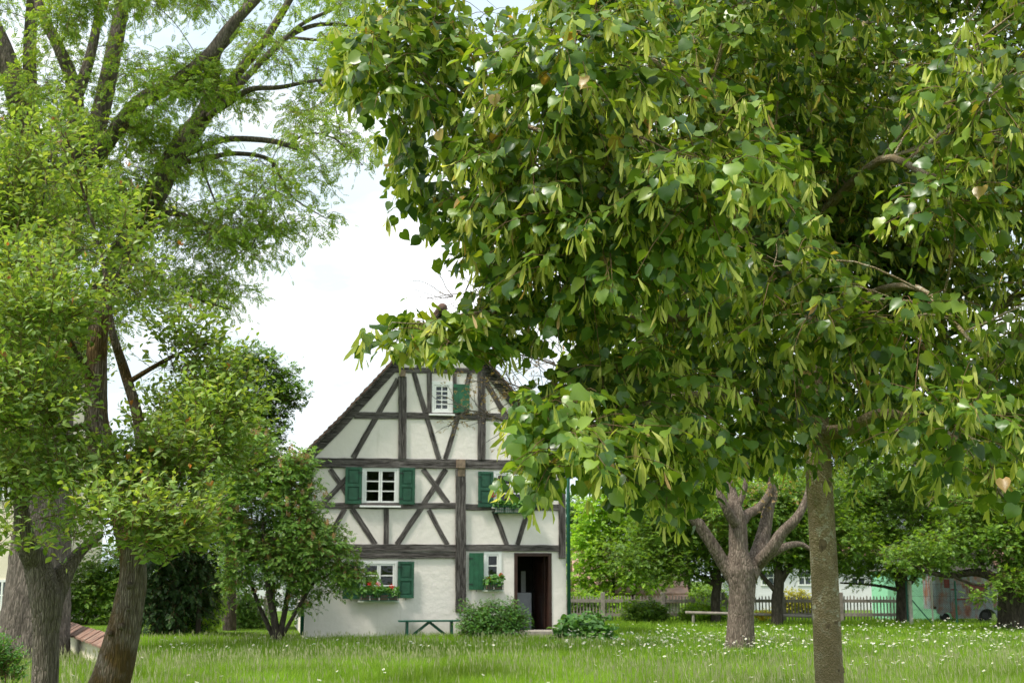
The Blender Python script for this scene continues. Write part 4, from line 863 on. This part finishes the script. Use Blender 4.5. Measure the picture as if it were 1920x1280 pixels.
# ------------------------------------------------------------------ fences
def picket_fence(name, lab, posts, Y0_, Y1_, h=.92, gap=.112, label_posts=True):
    x0, x1 = posts[0], posts[-1]
    def P(px, z=0.0):
        Y = Y0_+(Y1_-Y0_)*(px-x0)/max(1, x1-x0); return pt(px, Y, z)
    e = empty(name, P(x0)); tag(e, lab, 'fence'); o = e.location
    for px in posts:
        b = P(px)-o; mb = MB(); mb.box(b.x-.075,b.x+.075,b.y-.07,b.y+.07,0,h+.12); mb.build('post', M['fence_wood'], e, bevel=.012)
    for pa, pb in zip(posts, posts[1:]):
        a = P(pa)-o; b = P(pb)-o; d = (b-a).normalized(); mb = MB()
        for z in (.26, h-.18): mb.bar(a+Vector((0,-.03,z))+d*.075, b+Vector((0,-.03,z+random.uniform(-.01,.01)))-d*.075, .05, .11)
        mb.build('rail', M['fence_wood'], e)
        n_ = int((b-a).length/gap); mb = MB()
        for i in range(1, n_):
            p = a+(b-a)*i/n_; hh = h+random.uniform(-.035,.03); lx = random.uniform(-.012,.012); w_ = .022
            k = len(mb.v); y0 = p.y+.006; y1 = p.y+.028
            for y in (y0, y1): mb.v += [(p.x-w_,y,.06),(p.x+w_,y,.06),(p.x+w_+lx,y,hh-.05),(p.x+lx,y,hh),(p.x-w_+lx,y,hh-.05)]
            mb.face((k,k+1,k+2,k+3,k+4)); mb.face((k+9,k+8,k+7,k+6,k+5))
            for q in range(5): r_ = (q+1) % 5; mb.face((k+q, k+q+5, k+r_+5, k+r_))
        mb.build('picket_panel', M['fence_wood'], e)
picket_fence('picket_fence', 'long weathered grey picket fence behind the orchard trees', (1040,1131,1244,1357,1468,1578,1690), 48.5, 48.5)
picket_fence('picket_fence', 'short picket fence in the gap left of the lilac', (405,440,500), 47, 48, .95)
# log rail in the meadow
e = empty('log_rail', pt(1285,45.3)); tag(e, 'thin horizontal wooden rail on low posts in front of the picket fence', 'rail'); o = e.location
a = pt(1285,45.3,.42)-o; b = pt(1545,44.6,.30)-o; mb = MB(); mb.tube([a,(a+b)/2+Vector((0,0,.01)),b], [.05,.045,.05], 8); mb.build('rail', M['fence_wood'], e, True)
for px in (1300,1400,1530):
    t = (px-1285)/260; p = a+(b-a)*t; mb = MB(); mb.tube([(p.x,p.y+.03,0),(p.x,p.y+.03,p.z-.02)], [.05,.045], 7); mb.build('post', M['fence_wood'], e)
# wire mesh fence at right
e = empty('wire_fence', pt(1702,45.5)); tag(e, 'green wire mesh fence with braced posts before the mint green wall', 'fence'); o = e.location
for px, m_, w_ in ((1703,'green_bench',.025),(1709,'concrete',.05),(1750,'concrete',.02),(1795,'green_bench',.025),(1880,'green_bench',.025)):
    p = pt(px,45.5)-o; mb = MB(); mb.tube([p, p+Vector((0,0,1.45))], [w_*1.4,w_*1.4], 8); mb.build('post', M[m_], e)
p = pt(1704,45.5)-o; mb = MB(); mb.tube([p+Vector((0,.0,1.0)), p+Vector((.75,-.1,.05))], [.02,.02], 6); mb.build('brace', M['green_bench'], e)
mb = MB(); a = pt(1703,45.52)-o; b = pt(1880,45.52)-o
for z in (.1,.5,.95,1.35): mb.bar(a+Vector((0,0,z)), b+Vector((0,0,z)), .008)
n_ = 44
for i in range(n_):
    x = a.x+(b.x-a.x)*i/n_
    mb.bar((x,.0,.1),(min(x+1.25,b.x),.0,.1+min(1.25,b.x-x)),.0035); mb.bar((x,.004,.1+min(1.25,b.x-x)),(min(x+1.25,b.x),.004,.1),.0035)
mb.build('wire_mesh', M['iron'], e)

# ------------------------------------------------------------------ far buildings
def building(name, lab, px0, px1, Y, depth, zeave, zridge, wall, roof, wins=(), rz=0.0, gable_front=False, cat='building', shut=None, oh=.4):
    a = pt(px0, Y); b = pt(px1, Y); w_ = b.x-a.x; e = empty(name, a, rz); tag(e, lab, cat)
    mb = MB(); mb.box(0,w_,0,.25,-.1,zeave); mb.box(0,w_,depth-.25,depth,-.1,zeave); mb.box(0,.25,.253,depth-.253,-.1,zeave); mb.box(w_-.25,w_,.253,depth-.253,-.1,zeave)
    mb.build('wall', M[wall], e)
    mb = MB(); s = (zridge-zeave)/(depth/2); n_ = max(4, int(depth/2/.35))
    for sg in (0, 1):
        for i in range(n_):
            y0 = -oh+(depth/2+oh)*i/n_; y1 = -oh+(depth/2+oh)*(i+1)/n_+.05; z0 = zeave+.05+s*(y0)+.0; z1 = zeave+.05+s*y1
            if sg: y0, y1 = depth-y0, depth-y1
            k = len(mb.v)
            mb.v += [(-oh,y0,z0),(w_+oh,y0,z0),(w_+oh,y1,z1),(-oh,y1,z1),(-oh,y0,z0+.09),(w_+oh,y0,z0+.09),(w_+oh,y1,z1+.03),(-oh,y1,z1+.03)]
            for q in ((0,3,2,1),(4,5,6,7),(0,1,5,4),(1,2,6,5),(2,3,7,6),(3,0,4,7)): mb.face([k+i_ for i_ in q])
    mb.build('roof', M[roof], e)
    for x0 in (.02, w_-.22):
        k = MB(); k.v = [(x0,.0,zeave),(x0,depth,zeave),(x0,depth/2,zridge),(x0+.2,.0,zeave),(x0+.2,depth,zeave),(x0+.2,depth/2,zridge)]
        for q in ((0,1,2),(5,4,3),(0,3,4,1),(1,4,5,2),(2,5,3,0)): k.face(q)
        k.build('gable', M[wall], e)
    for (x, z0, z1, ww_, *r) in wins:
        xx = x
        mb = MB(); mb.box(xx-ww_/2,xx+ww_/2,-.04,-.003,z0,z0+.08); mb.box(xx-ww_/2,xx+ww_/2,-.04,-.003,z1-.08,z1); mb.box(xx-ww_/2,xx-ww_/2+.08,-.039,-.003,z0+.08,z1-.08); mb.box(xx+ww_/2-.08,xx+ww_/2,-.039,-.003,z0+.08,z1-.08); mb.box(xx-.03,xx+.03,-.038,-.003,z0+.08,z1-.08); mb.box(xx-ww_/2+.08,xx+ww_/2-.08,-.037,-.003,(z0+z1)/2-.02,(z0+z1)/2+.02)
        f = mb.build('window', M['white_paint'], e)
        mb = MB(); mb.box(xx-ww_/2+.05,xx+ww_/2-.05,-.02,-.006,z0+.05,z1-.05); mb.build('pane', M['far_glass'], f)
        if shut:
            for sg in (-1, 1):
                mb = MB(); x0 = xx+sg*(ww_/2+.22); mb.box(x0-.20,x0+.20,-.06,-.01,z0,z1); mb.build('shutter', M[shut], f)
    return e
M['far_glass'] = simple('far_glass', (.04,.05,.06), .15, .2, 3, spec=.8)
zz = lambda py, Y: at(960, py, Y).z
building('cream_house', 'cream plastered house with green shutters at the left edge', -520, 25, 44, 9, 6.4, 10, 'cream', 'tile_red', [(8.95,4.05,5.3,.40),(8.95,.5,1.5,.40),(5.5,4.05,5.3,.75),(5.5,.5,1.5,.75)], shut='green_paint')
e = building('white_shed', 'white plastered building seen through the gap left of the lilac', 424, 530, 64, 6, 2.6, 3.6, 'white_wall', 'roof_tile', [(.75,1.0,2.0,.6),(3.2,1.0,2.0,.7)])
building('farm_building', 'long white building with small windows behind the right end of the fence', 1395, 1665, 66, 8, 2.7, 4.3, 'white_wall', 'tile_red', [(5.6,1.15,1.95,.75),(1.2,1.15,1.95,.7),(3.0,1.15,1.95,.7)])
building('low_shed', 'low shed with salmon pink tiled roof behind the fence bushes', 1095, 1275, 57, 5, .75, 2.6, 'plaster', 'tile_pink')
# mint green wall with stepped low side
e = empty('mint_outbuilding', pt(1712, 50)); tag(e, 'mint green plastered outbuilding beside the rusty trailer', 'building'); s = 50/F
mb = MB(); w1 = 50*s; w2 = 72*s
mb.prism([(-.9,-.1),(w2,-.1),(w2,.62),(w2-.12,.74),(w2-.35,.80),(w1,.83),(w1,1.62),(w1-.35,1.8),(-.9,1.8)], 0, 2.2); mb.build('wall', M['mint'], e, bevel=.03)
mb = MB(); mb.box(-1.0,w1+.08,-.08,2.3,1.803,1.87); mb.build('roof', M['concrete'], e)
mb = MB(); mb.box(-.3,-.26,-.02,-.003,.0,1.75); mb.box(w1-.3,w1-.27,-.02,-.003,0,1.6); mb.build('trim', M['concrete'], e)
# rusty trailer
e = empty('rusty_trailer', pt(1758, 48)); tag(e, 'old grey metal trailer with rust patches and wheel arches', 'trailer'); s = 48/F
def arch(cx, r, z0, n_=8): return [(cx+r*math.cos(a_), z0+r*math.sin(a_)) for a_ in [math.pi*(1-i/n_) for i in range(n_+1)]]
Wt = 112*s; mb = MB(); poly = [(0,.34)]+[(.16,.24)]+[(x, z) for x, z in arch(.16+.21,.21,.14)][1:]+[(1.5,.14)]+[(x, z) for x, z in arch(1.78,.32,.16)]+[(Wt,.18),(Wt,1.72),(0,1.72)]
mb.prism(poly, 0, .05); mb.build('side_panel', M['rust'], e)
mb = MB(); mb.box(0,Wt,.46,1.5,.45,1.70); mb.box(0,Wt,.053,.458,.55,1.70); mb.build('body', M['rust'], e)
mb = MB(); mb.box(.50,.54,-.02,-.002,.20,1.70); mb.box(1.12,1.16,-.02,-.002,.20,1.70); mb.box(.54,1.12,-.012,-.002,.22,1.66); D_ = mb.build('door', M['rust'], e)
mb = MB(); mb.box(.62,1.25,-.03,-.014,.78,.83); mb.box(.52,.74,-.03,-.014,1.12,1.17); mb.build('hinge', M['rust_red'], D_)
mb = MB(); mb.box(1.165,1.75,-.01,-.002,1.0,1.35); mb.build('rust_patch', M['rust_red'], e)
mb = MB(); mb.box(.30,.49,-.01,-.002,1.2,1.5); mb.build('rust_patch', M['rust_red'], e)
mb = MB(); mb.box(-.05,Wt+.05,-.04,1.55,1.723,1.78); mb.build('roof', M['concrete'], e)
for cx, r in ((.37,.16),(1.78,.25)):
    mb = MB(); mb.tube([(cx,.28,r+.0),(cx,.44,r+.0)], [r,r], 20); wh = mb.build('wheel', M['tyre'], e)
    mb = MB(); mb.tube([(cx,.262,r),(cx,.278,r)], [r*.45,r*.45], 14); mb.build('rim', M['iron'], wh)
mb = MB(); mb.box(Wt+.10,Wt+.16,.4,1.6,.3,1.6); mb.build('end_panel', M['white_paint'], e)
mb = MB(); e = empty('painted_board', pt(1872, 48.9)); tag(e, 'pale lime green upright board beside the trailer wheel', 'board'); mb.box(-.3,.28,0,.06,0,.72); mb.build('board', M['lime_paint'], e, bevel=.01)
mb.__init__(); 
for x in (-.2,.16): mb.box(x,x+.05,.063,.12,0,.7)
mb.build('batten', M['fence_wood'], e)
# dark barn at the right edge
building('dark_barn', 'dark wooden barn behind the broad apple tree at the right edge', 1885, 2150, 52, 7, 2.2, 5, 'timber', 'tile_red')
# tiled low wall, left
e = empty('garden_wall', (0,0,0)); tag(e, 'low plastered garden wall capped with red brown tiles between the trunks', 'wall')
A0 = pt(100, 33, 0); A1 = pt(222, 22.5, 0); d = (A1-A0); L = d.length; e.location = A0; e.rotation_euler = (0,0,math.atan2(d.y, d.x))
mb = MB(); mb.box(0,L,-.12,.12,-.05,.46); mb.build('wall', M['cream'], e)
mb = MB(); n_ = int(L/.2)
for i in range(n_):
    x = L*i/n_; dz_ = random.uniform(-.012,.012)
    for sg in (-1, 1):
        k = len(mb.v); mb.v += [(x,0,.62+dz_),(x+L/n_-.008,0,.62+dz_),(x+L/n_-.008,sg*.26,.46+dz_),(x,sg*.26,.46+dz_),(x,0,.585+dz_),(x+L/n_-.008,0,.585+dz_),(x+L/n_-.008,sg*.26,.425+dz_),(x,sg*.26,.425+dz_)]
        for q in ((0,3,2,1),(4,5,6,7),(0,1,5,4),(1,2,6,5),(2,3,7,6),(3,0,4,7)): mb.face([k+i_ for i_ in q])
mb.build('tile_cap', M['tile_red'], e)

# ------------------------------------------------------------------ grass
def blocked(x, y):
    """inside the house footprint"""
    u = (x-C0.x)*UX.x+(y-C0.y)*UX.y; vv = (x-C0.x)*UY.x+(y-C0.y)*UY.y
    return (u > -.02) & (u < W+.02) & (vv > -.02) & (vv < 11)
def fieldnoise(x, y, s, ph): return (np.sin(x*s+ph+1.7*np.sin(y*s*.6+ph*2))+np.sin(y*s*1.2+ph*3+1.3*np.sin(x*s*.8)))/2
gparts = []
def blades(n_, y0, y1, h0, h1, wd, mi=0, lean=.35):
    y = rng.uniform(y0, y1, n_); hw = .40*y+1.2; x = rng.uniform(-1, 1, n_)*hw
    keep = ~blocked(x, y); x, y = x[keep], y[keep]; k = len(x)
    hs = rng.uniform(h0, h1, k)*(1+.32*fieldnoise(x, y, .9, 1.0)+.25*fieldnoise(x, y, 3.1, 2.0))
    lawn = ((x < -5.5) & (y > 35)); hs = np.where(lawn, hs*.25, hs)
    a = rng.uniform(0, 6.283, k); ln = rng.uniform(.05, lean, k); dx = np.cos(a)*ln; dy = np.sin(a)*ln
    ba = rng.uniform(0, 3.1416, k); wx = np.cos(ba)*wd/2; wy = np.sin(ba)*wd*.5
    V = np.zeros((k, 5, 3)); 
    for i, (t, s_) in enumerate(((0,1),(0,-1),(.55,.8),(.55,-.8),(1,0))):
        V[:, i, 0] = x+wx*s_+dx*hs*t*t; V[:, i, 1] = y+wy*s_+dy*hs*t*t; V[:, i, 2] = hs*t*(1-.25*ln*t)
    return (V, [(0,1,3,2),(2,3,4)], mi)
gparts.append(blades(15000, 8, 14, .12, .30, .008))
gparts.append(blades(260000, 13.5, 23, .08, .27, .0055, lean=.6))
gparts.append(blades(220000, 23, 36, .06, .19, .009, lean=.6))
gparts.append(blades(100000, 36, 56, .06, .16, .020))
tag(link('meadow_grass', np_mesh('meadow_grass', gparts), M['grass']), 'tall green meadow grass in front of the house', 'grass', kind='stuff')
# seed heads on fine stalks
def stalks(n_, y0, y1, h0, h1, wd):
    y = rng.uniform(y0, y1, n_); x = rng.uniform(-1, 1, n_)*(.40*y+1); keep = ~blocked(x, y) & (fieldnoise(x, y, .55, 4) > rng.uniform(-1.1,.7,n_)) & ~((x < -5.5) & (y > 35)); x, y = x[keep], y[keep]; k = len(x)
    h_ = rng.uniform(h0, h1, k); a = rng.uniform(0, 6.283, k); ln = rng.uniform(.02,.22,k); V = np.zeros((k, 9, 3))
    for i, (t, s_) in enumerate(((0,.25),(0,-.25),(.72,.22),(.72,-.22),(.72,.4),(.80,1.3),(.9,.8),(1,0),(.84,-1.2))):
        V[:, i, 0] = x+s_*wd+np.cos(a)*ln*h_*t*t; V[:, i, 1] = y+np.sin(a)*ln*h_*t*t+s_*wd*.4; V[:, i, 2] = h_*t
    return (V, [(0,1,3,2),(4,5,6,7,8)], 0)
tag(link('grass_seed_heads', np_mesh('grass_seed_heads', [stalks(11000,14,24,.26,.46,.0045),stalks(5000,24,33,.20,.36,.007)]), M['seed']), 'pale feathery seed heads standing above the meadow grass', 'grass', kind='stuff')
# ------------------------------------------------------------------ daisies
def daisy_tpl():
    v = []; f = []; n_ = 12
    for i in range(n_):
        a = 2*math.pi*i/n_; da = .21; k = len(v)
        v += [(.25*math.cos(a),.25*math.sin(a),.02),(math.cos(a-da)*.8,math.sin(a-da)*.8,.02),(math.cos(a)*1.0,math.sin(a)*1.0,-.03),(math.cos(a+da)*.8,math.sin(a+da)*.8,.02)]; f.append((k,k+1,k+2,k+3))
    return v, f
DV, DFc = daisy_tpl()
def eye_tpl():
    v = [(0,0,.16)]+[(.30*math.cos(a),.30*math.sin(a),.05) for a in np.linspace(0, 2*math.pi, 9)[:-1]]; return v, [(0,1+i,1+(i+1) % 8) for i in range(8)]
EV, EF = eye_tpl()
pos = []
dz_list = [((1060,1920),(1166,1207),850,.45),((1150,1920),(1200,1240),200,.45),((1600,1920),(1155,1190),240,.45),((1230,1500),(1170,1215),150,.45),((300,600),(1188,1212),75,.45),((600,1060),(1192,1206),40,.45),((0,1920),(1215,1275),55,.5),((1060,1250),(1180,1200),70,.45)]
for (xa, xb), (ya, yb), k, hh in dz_list:
    for i in range(k):
        px = random.uniform(xa, xb); py = random.uniform(ya, yb); h_ = hh*.55+random.uniform(-.05,.10); Y = (EYE-h_)/((py-1080)/F)
        p = pt(px, Y, h_)
        if float(fieldnoise(np.array([p.x]), np.array([p.y]), .8, 9)[0]) < random.uniform(-1.2,.6): continue
        if blocked(p.x, p.y) or Y > 47: continue
        pos.append((p.x, Y, h_))
pos.sort(key=lambda q: q[1])
def dm_parts(P, T, S):
    P = np.array(P); n_ = len(P)
    yaw = rng.uniform(0,6.283,n_); dirv = np.stack([np.cos(yaw),np.sin(yaw),np.zeros(n_)],1)+rng.normal(0,.15,(n_,3)); nr = UP+rng.normal(0,.30,(n_,3))+np.array([0,-.35,0])
    st = np.zeros((n_,4,3))
    for i,(s_,t) in enumerate(((-.0025,0),(.0025,0),(.0025,1),(-.0025,1))): st[:,i] = P+np.array([s_,0,0]); st[:,i,2] = P[:,2]*t
    st[:, :2, 1] += .03
    return [(place(DV,P,dirv,nr,S),DFc,0),(place(EV,P+UP*.002,dirv,nr,S),EF,1),(st,[(0,1,2,3)],2)]
protos = []
for k in range(4): protos.append([(np_mesh('oxeye_daisy', dm_parts([(0,0,h_)], 0, .025)) ) for h_ in (.20+.05*k,)][0])
for me in protos:
    for m_ in ('petal','daisy_eye','leaf_herb'): me.materials.append(M[m_])
for i, (x, y, h_) in enumerate(pos[:300]):
    k = min(3, max(0, round((h_-.20)/.05))); o = bpy.data.objects.new('oxeye_daisy', protos[k]); COL.objects.link(o)
    o.location = (x, y, 0); s_ = random.uniform(.85,1.2); o.scale = (s_,s_,h_/(.20+.05*k)); o.rotation_euler = (0,0,random.uniform(-.8,.8))
    tag(o, 'white oxeye daisy with yellow eye standing in the meadow grass', 'daisy', 'oxeye daisies in the meadow')
if len(pos) > 300:
    far = link('daisies', np_mesh('daisies', dm_parts(pos[300:], 0, .028)), [M['petal'],M['daisy_eye'],M['leaf_herb']])
    tag(far, 'dense drift of white oxeye daisies farther back in the meadow', 'daisies', 'oxeye daisies in the meadow', 'stuff')
print('daisies', len(pos))
